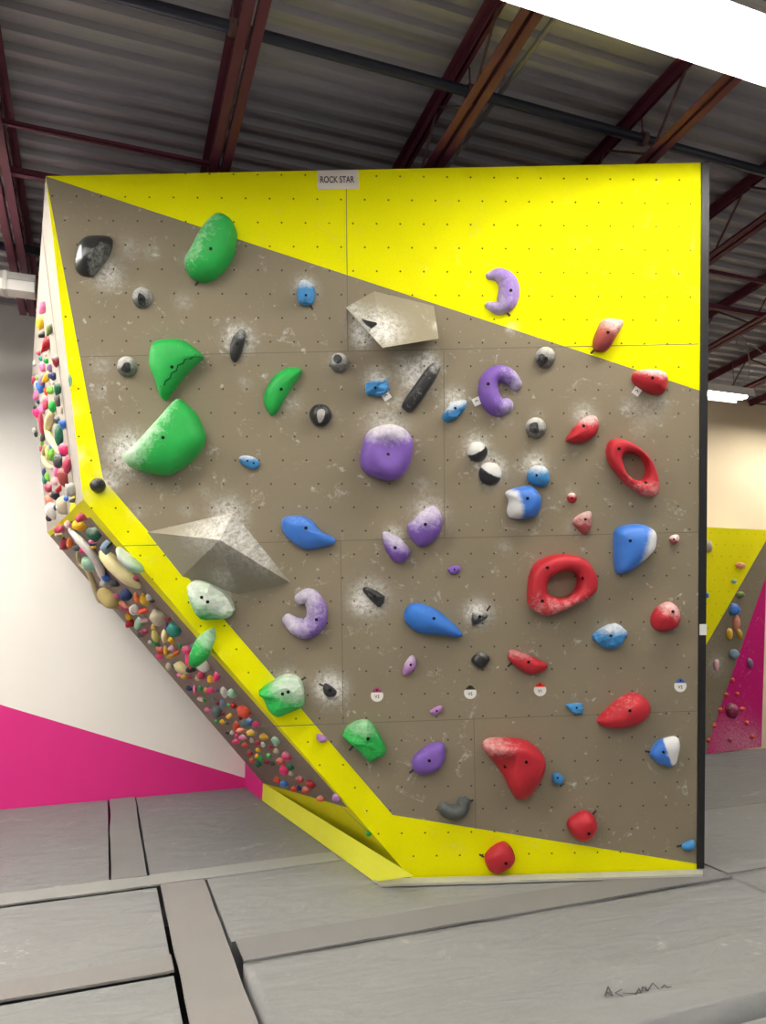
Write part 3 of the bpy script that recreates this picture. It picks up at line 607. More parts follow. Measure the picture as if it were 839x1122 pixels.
# colour, x, y, rx, ry, lean (degrees), form: read off each crowded stretch of the wall
Z1 = (30, 320, 9.35); Z2 = (30, 430, 8.01); Z3 = (40, 540, 6.99); Z4 = (120, 620, 6.99); Z5 = (190, 700, 6.99); Z6 = (250, 760, 5.59)
SIDE_L = [(Z1, '''pink 158 168 34 60 -25 t;yellow 138 322 36 58 -10 t;olive green 232 382 32 66 -25 t;black 155 436 40 28 30;red 200 535 36 85 -32 t;dark pink 118 622 22 22 0;pale pink 185 648 14 14 0;
teal 138 680 18 22 0;green 196 702 27 30 0 c;dark red 296 715 36 48 0 t;white 70 730 16 25 0;pink 157 772 32 44 0;mauve 230 775 28 38 0;yellow 203 868 24 66 -32;navy blue 262 856 42 40 0 c;dark pink 66 902 22 40 0;
lime green 102 878 15 25 0;mauve 155 905 30 52 -20;white 270 932 22 22 0;blue 142 980 44 52 -10 t;white 92 948 18 38 0;orange-red 190 1022 16 38 15;lime green 240 1005 32 36 0;dark green 316 997 36 54 -20 t;pink 92 1060 28 46 -15'''),
 (Z2, '''pale pink 150 62 24 40 -35;navy blue 96 80 15 20 0;grey 268 62 22 58 0;green 226 112 30 56 -10 c;beige 300 150 12 32 0;black 70 132 13 20 0;pink 132 152 28 32 0;hot pink 92 186 34 36 0 t;dark pink 168 98 18 52 -15;dark pink 128 272 18 92 5;
dark grey 264 240 28 32 0;blue 315 284 30 36 0 t;light grey 250 318 22 36 0;dark green 284 372 36 78 -5;hot pink 322 498 41 44 0;navy blue 318 536 28 24 0;white 66 332 18 26 0;black 76 368 14 22 0;dark grey 140 388 18 42 -20;lime green 132 446 13 26 -15;dark pink 120 492 13 26 0;
pale yellow 184 532 20 62 0;blue 202 480 13 18 0;lime green 216 546 28 50 0;dark grey 276 602 38 56 -10;dark pink 356 640 34 68 -10 t;pink 262 686 24 54 -5;brick red 320 748 46 70 6 t;navy blue 150 702 18 32 0;teal 152 762 18 42 0;lime green 182 748 18 44 25;
dark pink 190 830 30 42 -15;pale pink 240 780 30 32 0;light grey 384 842 44 62 0 c;red 286 842 18 44 -40;black 250 896 43 42 0;salmon 200 956 28 56 20 t;blue 342 930 22 22 0;dark grey 402 946 30 18 15;beige 310 992 48 66 0;white 214 1042 42 64 15 t;navy blue 246 1012 14 22 0;black 190 1102 26 26 0''')]
UND_L = [(Z3, '''dark pink 350 186 50 28 25;yellow 334 242 50 40 5;orange-red 350 284 32 10 5;dark pink 185 276 42 26 20;pale pink 244 242 26 26 0;khaki 184 318 40 16 8;dark red 218 388 34 46 -15;orange 256 376 22 44 -10;dark grey 312 424 30 20 15;pink 312 362 17 26 -15;hot pink 354 438 19 19 0;
dark green 446 316 46 50 0 t;pink 440 366 36 18 20;navy blue 440 388 36 14 20;mustard yellow 440 416 24 14 20;grey-blue 546 408 34 58 -38;black 572 388 9 50 -40;pale green 404 536 50 56 -10 c;dark pink 755 670 50 30 30 t;blue 532 642 30 36 0;dark grey 602 692 32 26 0;light grey 528 690 40 28 0;navy blue 690 776 40 46 -20;pink 610 786 20 18 0;
dark pink 682 872 50 26 -25;orange 770 800 18 42 10;yellow 826 802 22 42 0;red 810 892 30 16 25;yellow 706 948 22 26 0;white 752 895 34 34 0'''),
 (Z4, '''mustard yellow 278 252 38 42 0 c;white 302 238 20 26 0;black 328 266 20 14 20;orange 216 246 14 38 10;orange-red 276 342 58 17 14;light grey 202 336 36 36 0;salmon 120 304 46 22 -30;orange-red 156 348 22 22 0;red 168 436 46 28 30;yellow 150 392 17 18 0;pale green 230 432 28 52 -25;pale pink 268 412 32 20 15;
beige 376 386 54 62 -30 c;dark red 452 402 28 16 15;teal 496 482 48 52 -30 c;mauve 442 456 17 36 -15;navy blue 366 456 19 12 0;pale yellow 352 530 28 46 10;yellow 334 470 15 21 0;cream 426 526 24 52 -10;yellow 476 566 25 22 0;dark pink 272 502 32 19 10;grey 236 512 30 32 0;white 310 586 16 15 0;green 352 590 22 21 0;orange-red 390 638 28 36 0 c;hot pink 386 692 26 16 0;
yellow 432 640 17 38 0;mustard yellow 466 686 32 20 20;pale pink 480 628 30 19 20;orange 522 662 38 13 30;green 542 610 13 21 0;hot pink 602 634 40 40 0 c;dark red 634 656 26 15 20;slate blue 636 614 15 15 0;hot pink 626 722 42 54 -10 t;black 632 788 44 24 15;cream 556 780 54 40 -30;white 718 756 44 48 -20;beige 456 770 23 28 0;slate 492 756 18 18 0;pink 532 836 16 18 0;yellow 570 850 23 16 0;dark pink 622 852 28 12 10;
cream 676 860 18 21 0;dark pink 706 838 32 28 0;yellow 776 866 26 26 0;hot pink 820 846 22 46 -25 t;navy blue 612 938 21 18 0;pink 656 940 12 40 0;green 696 938 18 21 0;orange 740 950 18 18 0;hot pink 778 950 28 20 0'''),
 (Z5, '''white 394 410 27 38 0 t;pale green 452 416 34 30 0;mauve 332 396 15 15 0;pale pink 218 460 28 20 -15;green 236 468 14 14 0;dark red 340 490 15 16 0;slate blue 378 492 21 26 0;green 426 506 15 14 0;red 462 510 26 21 10;slate blue 310 460 12 12 0;slate 336 552 40 42 -30;pink 262 540 22 16 10;hot pink 290 552 13 12 0;red 374 570 22 16 0;
yellow 436 586 32 16 35;orange-red 548 560 52 42 0 t;dark red 510 606 18 16 0;green 330 630 15 14 0;yellow 378 636 23 16 0;dark green 412 646 13 11 0;slate 572 642 50 38 20;blue 584 630 26 22 0;hot pink 634 648 32 20 30;orange-red 484 664 25 46 -15;salmon 534 692 46 21 22;yellow 602 718 40 20 8;mustard yellow 700 748 40 21 12;black 415 718 17 12 0;white 450 718 14 15 0;
hot pink 490 742 17 15 0;pink 536 752 34 18 10;hot pink 484 785 30 17 10;orange-red 552 812 24 18 10;beige 600 775 14 19 0;dark pink 648 797 24 18 0;white 686 808 16 19 0;pale green 786 786 28 34 0 t;red 750 830 18 13 0'''),
 (Z6, '''beige 296 350 17 15 0;hot pink 358 382 28 25 0;orange-red 322 413 24 19 10;yellow 182 344 14 13 0;red 134 362 16 18 0;yellow 178 381 14 13 0;orange-red 147 410 17 12 0;green 200 396 16 15 0;dark green 186 430 18 18 0;dark red 238 415 21 14 0;green 250 378 17 13 0;black 276 429 17 10 0;hot pink 344 470 28 25 0;
dark green 384 450 18 17 0;beige 386 490 15 13 0;orange-red 300 526 20 17 0;blue 346 551 25 18 15;red 443 524 24 19 5;red 508 558 27 22 5 t;orange-red 405 584 19 15 0;navy blue 435 578 14 13 0;orange-red 475 589 22 19 0;orange-red 570 642 25 17 5;lilac 664 638 23 25 0''')]
FORM = {'': 'knob', 't': 'horn', 'c': 'jug', 'b': 'bar'}
def crowd(face, data, group, place):
    items = []
    for (x0, y0, s), txt in data:
        for rec in txt.replace('\n', '').split(';'):
            w = rec.split(); i = next(j for j, q in enumerate(w) if q.lstrip('-').isdigit())
            col = ' '.join(w[:i]); x, y, rx, ry, ro = map(float, w[i:i + 5]); f = w[i + 5] if len(w) > i + 5 else ''
            if f == '' and max(rx, ry) / min(rx, ry) > 1.9: f = 'b'
            items.append(dict(c=col, x=x0 + x / s, y=y0 + y / s, rx=1.2 * rx / s, ry=1.2 * ry / s, rot=-ro, f=f))
    for it in items:
        sz = math.sqrt(it['rx'] * it['ry']); it['d'] = f"{'tiny' if sz < 2.6 else 'small' if sz < 4.6 else 'chunky'} {it['c']} {FORM[it['f']]}"
    def rel(a, b):
        dx, dy = b['x'] - a['x'], b['y'] - a['y']
        return ('left of' if dx > 0 else 'right of') if abs(dx) > abs(dy) else ('above' if dy > 0 else 'below')
    used = {}
    cand = []
    for it in items:
        near = [o for o in sorted(items, key=lambda o: (o['x'] - it['x']) ** 2 + (o['y'] - it['y']) ** 2) if o is not it][:5]
        c = [f"{it['d']} hold, {place}, just {rel(it, o)} the {o['c']} {FORM[o['f']]}" for o in near]
        c += [f"{it['d']} hold, {place}, {rel(it, o)} {o['c']} and {rel(it, q)} {q['c']} one" for o in near for q in near if o is not q]
        cand.append(c)
    dn = {}
    for it in items: dn[it['d']] = dn.get(it['d'], 0) + 1
    cnt = {}
    for c in cand:
        for q in set(c): cnt[q] = cnt.get(q, 0) + 1
    for it, c in zip(items, cand):
        if dn[it['d']] == 1: lb = f"{it['d']} hold on the {place}, the only one like it there"
        else: lb = next((q for q in c if cnt[q] == 1 and q not in used), None) or next(q for q in c if q not in used)
        lb = next(q for q in c if cnt[q] == 1 and q not in used) if dn[it['d']] == 1 and any(cnt[q] == 1 for q in c) else lb
        used[lb] = 1
        o = blob(face, it['x'], it['y'], it['rx'], it['ry'], it['rot'], it['c'], {'t': 'teardrop', 'c': 'cup', 'b': 'bar'}.get(it['f'], ''), rnd.choice((0, .1, .3, .55)))
        tag(o, lb, 'climbing hold', group)
crowd(SIDE, SIDE_L, SIDE_HOLDS, 'left side face')
crowd(UNDER, UND_L, UND_HOLDS, 'underside')
tube(SIDE, Z2, [(222, 172), (195, 235), (182, 310), (200, 395), (240, 470), (270, 532)], [30, 38, 36, 32, 24, 10], 'cream', 'pinch_hold', 'long cream banana hold running down the pale left side face', SIDE_HOLDS)
tube(SIDE, Z2, [(160, 462), (138, 530), (148, 600), (182, 645), (225, 660)], [14, 18, 19, 18, 12], 'cream', 'hook_hold', 'cream C-shaped hook hold on the left side face, below the cream banana', SIDE_HOLDS)
tube(UNDER, Z3, [(255, 290), (320, 355), (400, 440), (470, 540), (495, 650)], [34, 60, 68, 62, 36], 'white', 'sloper_hold', 'long white chalked sloper along the top of the underside', UND_HOLDS, .8, .45)
tube(UNDER, Z3, [(505, 455), (545, 500), (620, 570), (710, 655), (800, 722)], [34, 66, 76, 66, 28], 'cream', 'pinch_hold', 'largest cream boat-shaped hold on the underside, pink horn near its tip', UND_HOLDS, .2, .8)
tube(UNDER, Z3, [(310, 455), (330, 530), (392, 596), (428, 680), (458, 765), (488, 838)], [12, 18, 19, 20, 22, 20], 'cream', 'hook_hold', 'thin cream S-shaped hold curling along the outer edge of the underside', UND_HOLDS)
tube(UNDER, Z3, [(500, 760), (545, 800), (590, 832), (632, 862)], [44, 62, 60, 30], 'khaki', 'sloper_hold', 'khaki wedge hold sticking out past the outer edge of the underside', UND_HOLDS)
hold('jug_hold', 'X', [(130, 599), (137, 603), (147, 611), (156, 619), (157, 627), (147, 626), (138, 619), (132, 609)], .13, 'pale green', 'pale mint hold hugging the outer edge of the yellow band, near the cream boat', [], 2.4, (110, .1, .8, .8, .1), face=None, group=HOLDS)
o = blob(UNDER, 223, 709, 10, 24, 30, 'green', '', .7); o.name = 'jug_hold'; o.data.materials[0] = hm('green', stripes=True)
tag(o, 'big striped green hold wrapping the yellow band edge from the underside', 'climbing hold', UND_HOLDS)
o = blob(UNDER, 404, 913.5, 3.4, 3.4, 0, 'green', 'teardrop', .1); tag(o, 'tiny green knob alone on the olive shaded yellow triangle at the bottom', 'climbing hold', UND_HOLDS)
o = blob(SIDE, 76.5, 417, 2.0, 7, -3, 'pale green', '', .5); tag(o, 'pale green knob at the outer edge of the upper yellow band', 'climbing hold', SIDE_HOLDS)

# ------------------------------------------------------------------ sign, route tags and dark ticks on the face
paper = plain('sign_paper', (226, 216, 206), .7, .05); ink = plain('printed_ink', (58, 54, 58), .7, .05); tag_white = plain('tag_white', (236, 234, 228), .5, .03)
def slab(bm, pts, h0, h1, mi=0):
    n = len(pts); a = [bm.verts.new((x, y, h0)) for x, y in pts]; b = [bm.verts.new((x, y, h1)) for x, y in pts]
    fs = [bm.faces.new(b), bm.faces.new(a[::-1])] + [bm.faces.new((a[i], a[(i + 1) % n], b[(i + 1) % n], b[i])) for i in range(n)]
    for f in fs: f.material_index = mi
    bmesh.ops.recalc_face_normals(bm, faces=fs)
def text(name, body, size, mat, parent, mw, sx=1.0, bold=0.0):
    cu = bpy.data.curves.new(name, 'FONT'); cu.body = body; cu.size = size; cu.align_x = 'CENTER'; cu.align_y = 'CENTER'; cu.offset = bold; cu.extrude = .0004
    t = bpy.data.objects.new(name + '_curve', cu); COL.objects.link(t); dg = bpy.context.evaluated_depsgraph_get(); dg.update()
    me = bpy.data.meshes.new_from_object(t.evaluated_get(dg)); bpy.data.objects.remove(t); bpy.data.curves.remove(cu)
    me.materials.clear(); me.materials.append(mat)
    for v in me.vertices: v.co.x *= sx
    o = bpy.data.objects.new(name, me); COL.objects.link(o); o.parent = parent; o.matrix_world = mw; o.matrix_parent_inverse = parent.matrix_world.inverted()
    o.matrix_basis = mw
    return o
def local(x, y): a, b = FRONT.xy(x, y); return Matrix.Translation(FRONT.pt(a, b)) @ FRONT.rot.to_4x4()
def rel_pts(x, y, pts): a, b = FRONT.xy(x, y); return [(FRONT.xy(*q)[0] - a, FRONT.xy(*q)[1] - b) for q in pts]
mw = local(370, 197); bm = bmesh.new(); slab(bm, rel_pts(370, 197, [(347.5, 187), (392.5, 186), (393, 207), (348, 208)]), -.001, .003)
sg = tag(link('name_sign', bm, paper, None, mw), 'white paper sign reading ROCK STAR taped to the top yellow edge', 'sign')
text('sign_lettering', 'ROCK STAR', .058, ink, sg, mw @ Matrix.Translation((-.005, -.002, .0036)) @ Matrix.Rotation(R(1.0), 4, 'Z'), .70, .0010)
for (x, y, body, colour, cn) in ((413, 762, 'V3', (170, 50, 118), 'magenta'), (515, 759, 'V5', (44, 44, 38), 'black'), (591.5, 756, 'V1', (238, 40, 20), 'red'), (745, 751.5, 'V2', (50, 92, 180), 'blue')):
    mw = local(x, y); bm = bmesh.new(); r = .041
    low = [(r * math.cos(t), r * math.sin(t)) for t in [R(a) for a in range(150, 391, 15)]]
    slab(bm, low, -.001, .003)
    tg = tag(link('route_tag', bm, tag_white, None, mw), f'round white grade tag with a pointed {cn} cap, reading {body}', 'tag', 'round grade tags across the face')
    bm = bmesh.new(); slab(bm, [low[0], low[-1], (.012, r * 1.12), (0, r * 1.22), (-.012, r * 1.12)], -.001, .0032)
    link('cap', bm, plain('tag_' + cn, colour, .5, .04), tg, mw)
    bm = bmesh.new(); bmesh.ops.create_cone(bm, cap_ends=True, segments=10, radius1=.006, radius2=.006, depth=.006)
    link('hole', bm, bolt_mat, tg, mw @ Matrix.Translation((0, r * .86, .002)))
    text('grade_lettering', body, .030, ink, tg, mw @ Matrix.Translation((0, -.008, .0036)), .9, .0004)
for x, y, rot, lb in ((423, 434, 35, 'small square white arrow tag under the blocky blue hold near the volume'), (522, 440, 25, 'small square white arrow tag left of the purple C-shaped hook'), (697, 429, -35, 'small square white arrow tag under the red dome at upper right')):
    mw = local(x, y) @ Matrix.Rotation(R(rot), 4, 'Z') @ Matrix.Translation((0, 0, .004)); bm = bmesh.new(); h = .026
    slab(bm, [(-h, -h), (h, -h), (h, h), (-h, h)], -.001, .003)
    tg = tag(link('arrow_tag', bm, tag_white, None, mw), lb, 'tag', 'square arrow tags on the face')
    bm = bmesh.new()
    for q in ([(-.013, .000), (-.009, -.004), (.0, .007), (.009, -.004), (.013, .0), (0, .013)],): slab(bm, q, .0031, .0036)
    link('arrow', bm, ink, tg, mw)
mw = local(769, 689.5) @ Matrix.Translation((0, 0, .012)); bm = bmesh.new(); slab(bm, [(-.024, -.036), (.024, -.036), (.024, .036), (-.024, .036)], -.001, .003)
tag(link('paper_label', bm, tag_white, None, mw), 'small white paper label stuck on the black right edge', 'label')
tick_mark = plain('tick_black', (44, 44, 42), .6)  # short dark marks beside some of the holds
for x0, y0, x1, y1, lb in ((217, 308.5, 214, 313, 'highest green half-moon'), (339.5, 333.5, 342.5, 339.5, 'highest blocky blue hold'), (554, 341, 558.5, 346.5, 'purple crescent on yellow'), (651, 383, 647, 387.5, 'faded red horn on yellow'),
        (387, 817, 382.5, 822.5, 'lowest green ridged hold'), (454, 842.5, 448.5, 847, 'plain purple oval'), (512, 879, 518.5, 876.5, 'dark grey cupped jug'), (530, 939, 525, 936, 'red knob on yellow band'),
        (648, 893, 653, 888, 'red knob above the yellow band'), (613.5, 856, 614.5, 862, 'tiny blue chip by the red triangle'), (712, 824, 706.5, 823, 'blue hold with white right half'), (748, 926, 741, 927.5, 'blue chip in the lowest corner'),
        (681, 695.5, 686.5, 698.5, 'blocky blue ledge'), (562, 725, 556, 730.5, 'red banana hold'), (533, 669.5, 537, 663.5, 'chalk-ringed black triangle'), (355, 752, 349.5, 749, 'black hold in a chalk ring'), (351.5, 681, 359, 683, 'purple C-shape open to the left'),
        (330, 745, 335, 742, 'striped green hold on the band')):
    a = Vector(FRONT.xy(x0, y0)); b = Vector(FRONT.xy(x1, y1)); d = (b - a).normalized(); n = Vector((-d.y, d.x)) * .006; c = (a + b) / 2
    bm = bmesh.new(); slab(bm, [tuple(q - c) for q in (a - n, b - n, b + n, a + n)], -.001, .003)
    tag(link('dark_tick', bm, tick_mark, None, Matrix.Translation(FRONT.pt(c.x, c.y)) @ FRONT.rot.to_4x4()), f'short black tick beside the {lb}', 'tick_mark', 'black ticks beside start and foot holds')

# ------------------------------------------------------------------ building shell
UW, ZD, TH = 7.72, 4.74, R(5.2)
white_wall = plain('white_wall_paint', (246, 242, 236), .75, .03, 2); magenta = plain('magenta_wall_paint', (214, 34, 130), .6, .06, 2); cream_wall = plain('cream_wall_paint', (240, 220, 184), .75, .03, 2)
def wall_vz(x, y): p = on_plane(x, y, P(UW, 0), U); return p.dot(V), p.z
(v0, z0), (v1, z1) = wall_vz(0, 772), wall_vz(287, 858); sl = (z1 - z0) / (v1 - v0)
zl = lambda v: z0 + (v - v0) * sl
vend = v0 - z0 / sl
bm = bmesh.new()
def wq(pts, mi): polygon(bm, [(v, 0, z) for v, z in pts], mi)
VL, VR, ZT = -6.0, 13.0, ZD + .15
wq([(VL, -.3), (VL, zl(VL)), (vend, 0), (vend, -.3)], 1); wq([(VL, zl(VL)), (VL, ZT), (vend, ZT), (vend, 0)], 0); wq([(vend, -.3), (vend, ZT), (4.0, ZT), (4.0, -.3)], 0); wq([(4.0, -.3), (4.0, ZT), (VR, ZT), (VR, -.3)], 2)
bmesh.ops.remove_doubles(bm, verts=bm.verts, dist=1e-4)
ex = bmesh.ops.extrude_face_region(bm, geom=bm.faces[:]); bmesh.ops.translate(bm, verts=[g for g in ex['geom'] if isinstance(g, bmesh.types.BMVert)], vec=(0, .2, 0))
bmesh.ops.recalc_face_normals(bm, faces=bm.faces)
tag(link('wall_back', bm, [white_wall, magenta, cream_wall], None, Matrix.Translation(P(UW, 0)) @ BUILD.to_4x4()), kind='structure')
W0 = on_plane(268, 862, P(UW, 0), U); W0.z = 0; bm = bmesh.new(); dn = (F1 - W0).cross(Z).normalized() * .03
if dn.x < 0: dn = -dn
vs = [bm.verts.new(p) for p in (W0, F1, F1 + dn, W0 + dn)] + [bm.verts.new(p + Z * .9) for p in (W0,)] + [bm.verts.new(Vector((*p.xy, pA3.z))) for p in (F1, F1 + dn)] + [bm.verts.new(W0 + dn + Z * .9)]
for q in ((0, 1, 5, 4), (1, 2, 6, 5), (2, 3, 7, 6), (3, 0, 4, 7), (4, 5, 6, 7), (3, 2, 1, 0)): bm.faces.new([vs[i] for i in q])
bmesh.ops.recalc_face_normals(bm, faces=bm.faces)
tag(link('wall_return', bm, magenta, None, Matrix.Identity(4)), kind='structure')
bm = bmesh.new(); box(bm, (-8, -3, -.36), (15, 9, -.3)); tag(link('floor', bm, plain('dark_subfloor', (30, 30, 32), .9), None, BUILD.to_4x4()), kind='structure')
# corrugated roof deck, ribs running along v, sloping down to the back wall
RD = Matrix((V, (U * math.cos(TH) - Z * math.sin(TH)).normalized(), (Z * math.cos(TH) + U * math.sin(TH)).normalized())).transposed()
RM = Matrix.Translation(P(UW, 0, ZD)) @ RD.to_4x4()
steel = NT('galvanised_deck'); _v = steel.obj()
mp = steel.n('ShaderNodeMapping'); mp.inputs['Scale'].default_value = (.5, 14, 4); steel.t.links.new(_v, mp.inputs[0])
_n = steel.noise(1.2, 5, .65, mp.outputs[0])
deck_mat = steel.done(steel.mix(_n, lin((140, 136, 140)), lin((194, 190, 194))), .55, .1, .4)
bm = bmesh.new(); y = -10.0; prof = []
while y < .25:
    prof += [(y, 0), (y + .045, 0), (y + .065, .040), (y + .132, .040)]; y += .152
rows = [[bm.verts.new((x, yy, zz)) for yy, zz in prof] for x in (-6.0, 3.0, 13.0)]
for a, b in zip(rows, rows[1:]):
    for j in range(len(prof) - 1): bm.faces.new((a[j], b[j], b[j + 1], a[j + 1]))
tag(link('ceiling', bm, deck_mat, None, RM), kind='structure')

red_steel = plain('red_oxide_steel', (100, 38, 58), .6, .2, 6); web_steel = plain('web_rod_steel', (104, 72, 68), .55, .2, 6)
# ---- open-web joists
JD = .41
def make_joist():
    o = empty('steel_joist', (0, 0, 0))
    bm = bmesh.new()
    for s in (-1, 1):
        box(bm, (s * .014 - .003, -9.3, -.075), (s * .014 + .003, .05, -.012)); box(bm, (min(s * .014, s * .062), -9.3, -.018), (max(s * .014, s * .062), .05, -.012))
    link('top_chord', bm, red_steel, o)
    bm = bmesh.new(); b = -JD - .012
    for s in (-1, 1):
        box(bm, (s * .014 - .003, -9.3, b), (s * .014 + .003, -.75, b + .055)); box(bm, (min(s * .014, s * .066), -9.3, b), (max(s * .014, s * .066), -.75, b + .006))
    link('bottom_chord', bm, red_steel, o)
    bm = bmesh.new(); y = -.8; k = 0
    while y > -9.2:
        rod(bm, (0, y, b + .02), (0, y - .42, -.04), .009, 6); rod(bm, (0, y - .42, -.04), (0, y - .84, b + .02), .009, 6); y -= .84
    rod(bm, (0, -.8, b + .02), (0, -.02, -.04), .011, 6)
    link('web', bm, web_steel, o)
    return o
j0 = make_joist()
JL = {-1: 'dark red open-web steel joist at the far left, passing above the white duct', 0: 'dark red open-web steel joist over the wall top, left of the ROCK STAR sign', 1: 'dark red open-web steel joist over the middle of the wall top, galvanised conduit beside it',
      2: 'dark red open-web steel joist running behind the big bright ceiling light', 3: 'dark red open-web steel joist, nearest one seen right of the black wall edge', 4: 'dark red open-web steel joist, second one seen right of the black wall edge', 5: 'dark red open-web steel joist right of the black edge, just above the small far light', 6: 'dark red open-web steel joist end at far right, beyond the small far light'}
for k in range(-1, 7):
    o = j0 if k == -1 else copy_tree(j0)
    o.matrix_world = RM @ Matrix.Translation((.58 + 1.34 * k, 0, 0)); tag(o, JL[k], 'joist', 'roof joists')
def roof_pt(x, y, drop):
    n = RD.col[2]; return on_plane(x, y, P(UW, 0, ZD) - n * drop, n)
def along_v(name, x, y, drop, vlo, vhi, r, mat, label, cat, parent=None):
    p = roof_pt(x, y, drop); u, z = p.dot(U), p.z
    bm = bmesh.new(); rod(bm, (vlo, 0, 0), (vhi, 0, 0), r, 12)
    return tag(link(name, bm, mat, None, Matrix.Translation(P(u, 0, z)) @ BUILD.to_4x4()), label, cat)
dark_pipe = plain('black_pipe_paint', (36, 38, 52), .45); galv = plain('galvanised_conduit', (128, 124, 120), .4, .1, 10, .5)
pp = along_v('sprinkler_pipe', 420, 75, .2, -4, 11, .033, dark_pipe, 'long black pipe threaded through the joists above the wall', 'pipe')
for v in (.52, 1.98, 3.3):
    bm = bmesh.new(); rod(bm, (v - .02, 0, 0), (v + .02, 0, 0), .047, 12); rod(bm, (v, 0, .03), (v, 0, .17), .006, 6)
    link('pipe_hanger', bm, web_steel, pp)
along_v('steel_pipe', 25, 273, .2, -4, 1.0, .035, dark_pipe, 'short black pipe seen at far left above the white duct', 'pipe')
for x, y, lo, hi, lb in ((100, 152, -4, .58, 'thin dark red bridging bar between the two leftmost joists'), (20, 187, -4, .58, 'dark red bridging bar meeting the top left corner of the wall'), (810, 303, 3.5, 11, 'thin dark red bridging bar right of the black wall edge'), (810, 340, 3.5, 11, 'thicker dark red bridging bar right of the wall, lower of the two')):
    p = roof_pt(x, y, JD - .02); bm = bmesh.new(); w = .022 if 'thin ' not in lb else .013
    box(bm, (lo, -.004, -w), (hi, .004, w)); box(bm, (lo, -.004, -w), (hi, 2 * w, -w + .006))
    tag(link('bridging_bar', bm, red_steel, None, Matrix.Translation(P(p.dot(U), 0, p.z)) @ BUILD.to_4x4()), lb, 'roof bar', 'roof bridging bars')
a, b = roof_pt(622, 0, .10), roof_pt(492, 180, .10); d = (b - a).normalized(); bm = bmesh.new(); rod(bm, a - d * 3, b + d * 2.4, .017, 10)
tag(link('conduit', bm, galv, None, Matrix.Identity(4)), 'thin galvanised conduit running beside the central joist', 'conduit')

# ---- duct in the left corner of the room
duct_mat = plain('white_duct', (206, 204, 200), .5, .06, 4)
o = tag(empty('air_duct', P(6.0, -2.0, 4.22), BUILD), 'white rectangular air duct at the far left under the joists', 'duct')
bm = bmesh.new(); box(bm, (-2.5, 0, 0), (1.38, .15, .14), 0, .006); link('duct_body', bm, duct_mat, o)
flange_m = plain('duct_flange', (176, 174, 170), .5)
for x in (-2.2, -1.0, .2, 1.15): bm = bmesh.new(); box(bm, (x, -.008, -.006), (x + .03, .158, .148)); link('flange', bm, flange_m, o)
bm = bmesh.new(); box(bm, (-2.5, -.006, .085), (1.38, -.001, .143)); link('top_lip', bm, plain('duct_lip', (150, 148, 144), .5), o)

# ---- fluorescent fixtures
tube_mat = emit('fluorescent_tube', (1.0, .965, .90), 30); far_tube = emit('far_fluorescent_tube', (1.0, .97, .92), 16); housing = plain('fixture_enamel', (232, 226, 214), .4, .03); cable = plain('hanger_wire', (120, 112, 104), .5)
def fixture(u, v, z, length, label, group='ceiling light fixtures', tm=tube_mat, w=.34, group_on=True):
    o = tag(empty('ceiling_light', P(u, v, z), BUILD), label, 'ceiling light', group)
    h = length / 2; bm = bmesh.new()
    box(bm, (-h, -w * .5, .035), (h, w * .5, .075), 0, .006)
    for s in (-1, 1): polygon(bm, [(-h, s * w * .5, .04), (h, s * w * .5, .04), (h, s * w * .56, -.03), (-h, s * w * .56, -.03)])
    link('housing', bm, housing, o)
    n = 4 if w > .3 else 2
    for i in range(n):
        y = (i - (n - 1) / 2) * w * .22; bm = bmesh.new(); rod(bm, (-h + .03, y, 0), (h - .03, y, 0), .019 if n == 4 else .025, 10); link('tube', bm, tm, o)
    bm = bmesh.new()
    for s in (-1, 1): rod(bm, (s * h * .7, 0, .07), (s * h * .7, 0, .42), .004, 6)
    link('hanger', bm, cable, o)
    return o
fixture(2.56, 2.9, 4.69, 2.5, 'big bright fluorescent ceiling light in the top right corner')
fixture(6.5, 6.62, 4.30, 1.16, 'small far fluorescent light right of the black wall edge', tm=far_tube, w=.26)
# unseen light rows of the hall, with lamps added to brighten the left
for u, v in ((2.56, 6.2), (2.56, -1.2), (2.3, -4.2), (-.9, -3.4), (-.9, 0.2), (-.9, 3.8), (5.6, -2.7), (5.25, -2.2), (4.2, -2.9), (2.56, -3.8), (6.5, 9.4)):
    fixture(u, v, 4.60 + (3 - u) * .05, 2.5, 'unseen fluorescent ceiling light added outside the view')

# thin white cable looping down beside the far light
cb = crom([on_plane(x, y, P(5.9, 0), U) for x, y in ((835, 386), (822, 378), (812, 384), (806, 372), (813, 368), (818, 380), (821, 398), (819, 414), (812, 421))], 4, False)
bm = bmesh.new()
for a, b in zip(cb, cb[1:]): rod(bm, a, b, .007, 6)
tag(link('power_cable', bm, plain('pale_cable', (172, 166, 156), .6), None, Matrix.Identity(4)), 'pale looped cable hanging above the small far light', 'cable')
# ---- mats
def vinyl(name, ca, cb):
    k = NT(name); vv = k.obj()
    b = k.mix(k.noise(1.1, 4, .6, vv), lin(ca), lin(cb))
    dust = k.math('MULTIPLY', k.ramp(k.noise(3.2, 5, .72, vv, .8), .60, .76), k.ramp(k.noise(28, 3, .75, vv), .42, .70))
    b = k.mix(k.math('MULTIPLY', dust, .85), b, lin((205, 203, 198)))
    wm = k.n('ShaderNodeMapping'); wm.inputs['Scale'].default_value = (.8, 3.0, 1); wm.inputs['Rotation'].default_value = (0, 0, .3); k.t.links.new(vv, wm.inputs[0])
    k.bump(k.math('ADD', k.noise(2.2, 4, .55, wm.outputs[0], .8), k.math('MULTIPLY', k.noise(60, 2, .5, vv), .03)), .6, .05)
    return k.done(b, .6, 0, .3)
mat_m = vinyl('grey_vinyl_mat', (126, 128, 130), (142, 143, 144)); mat_d = vinyl('dark_grey_vinyl_mat_dimmed', (116, 117, 120), (132, 133, 135))  # back mats: darker vinyl, with dimmer light there also put into the colour
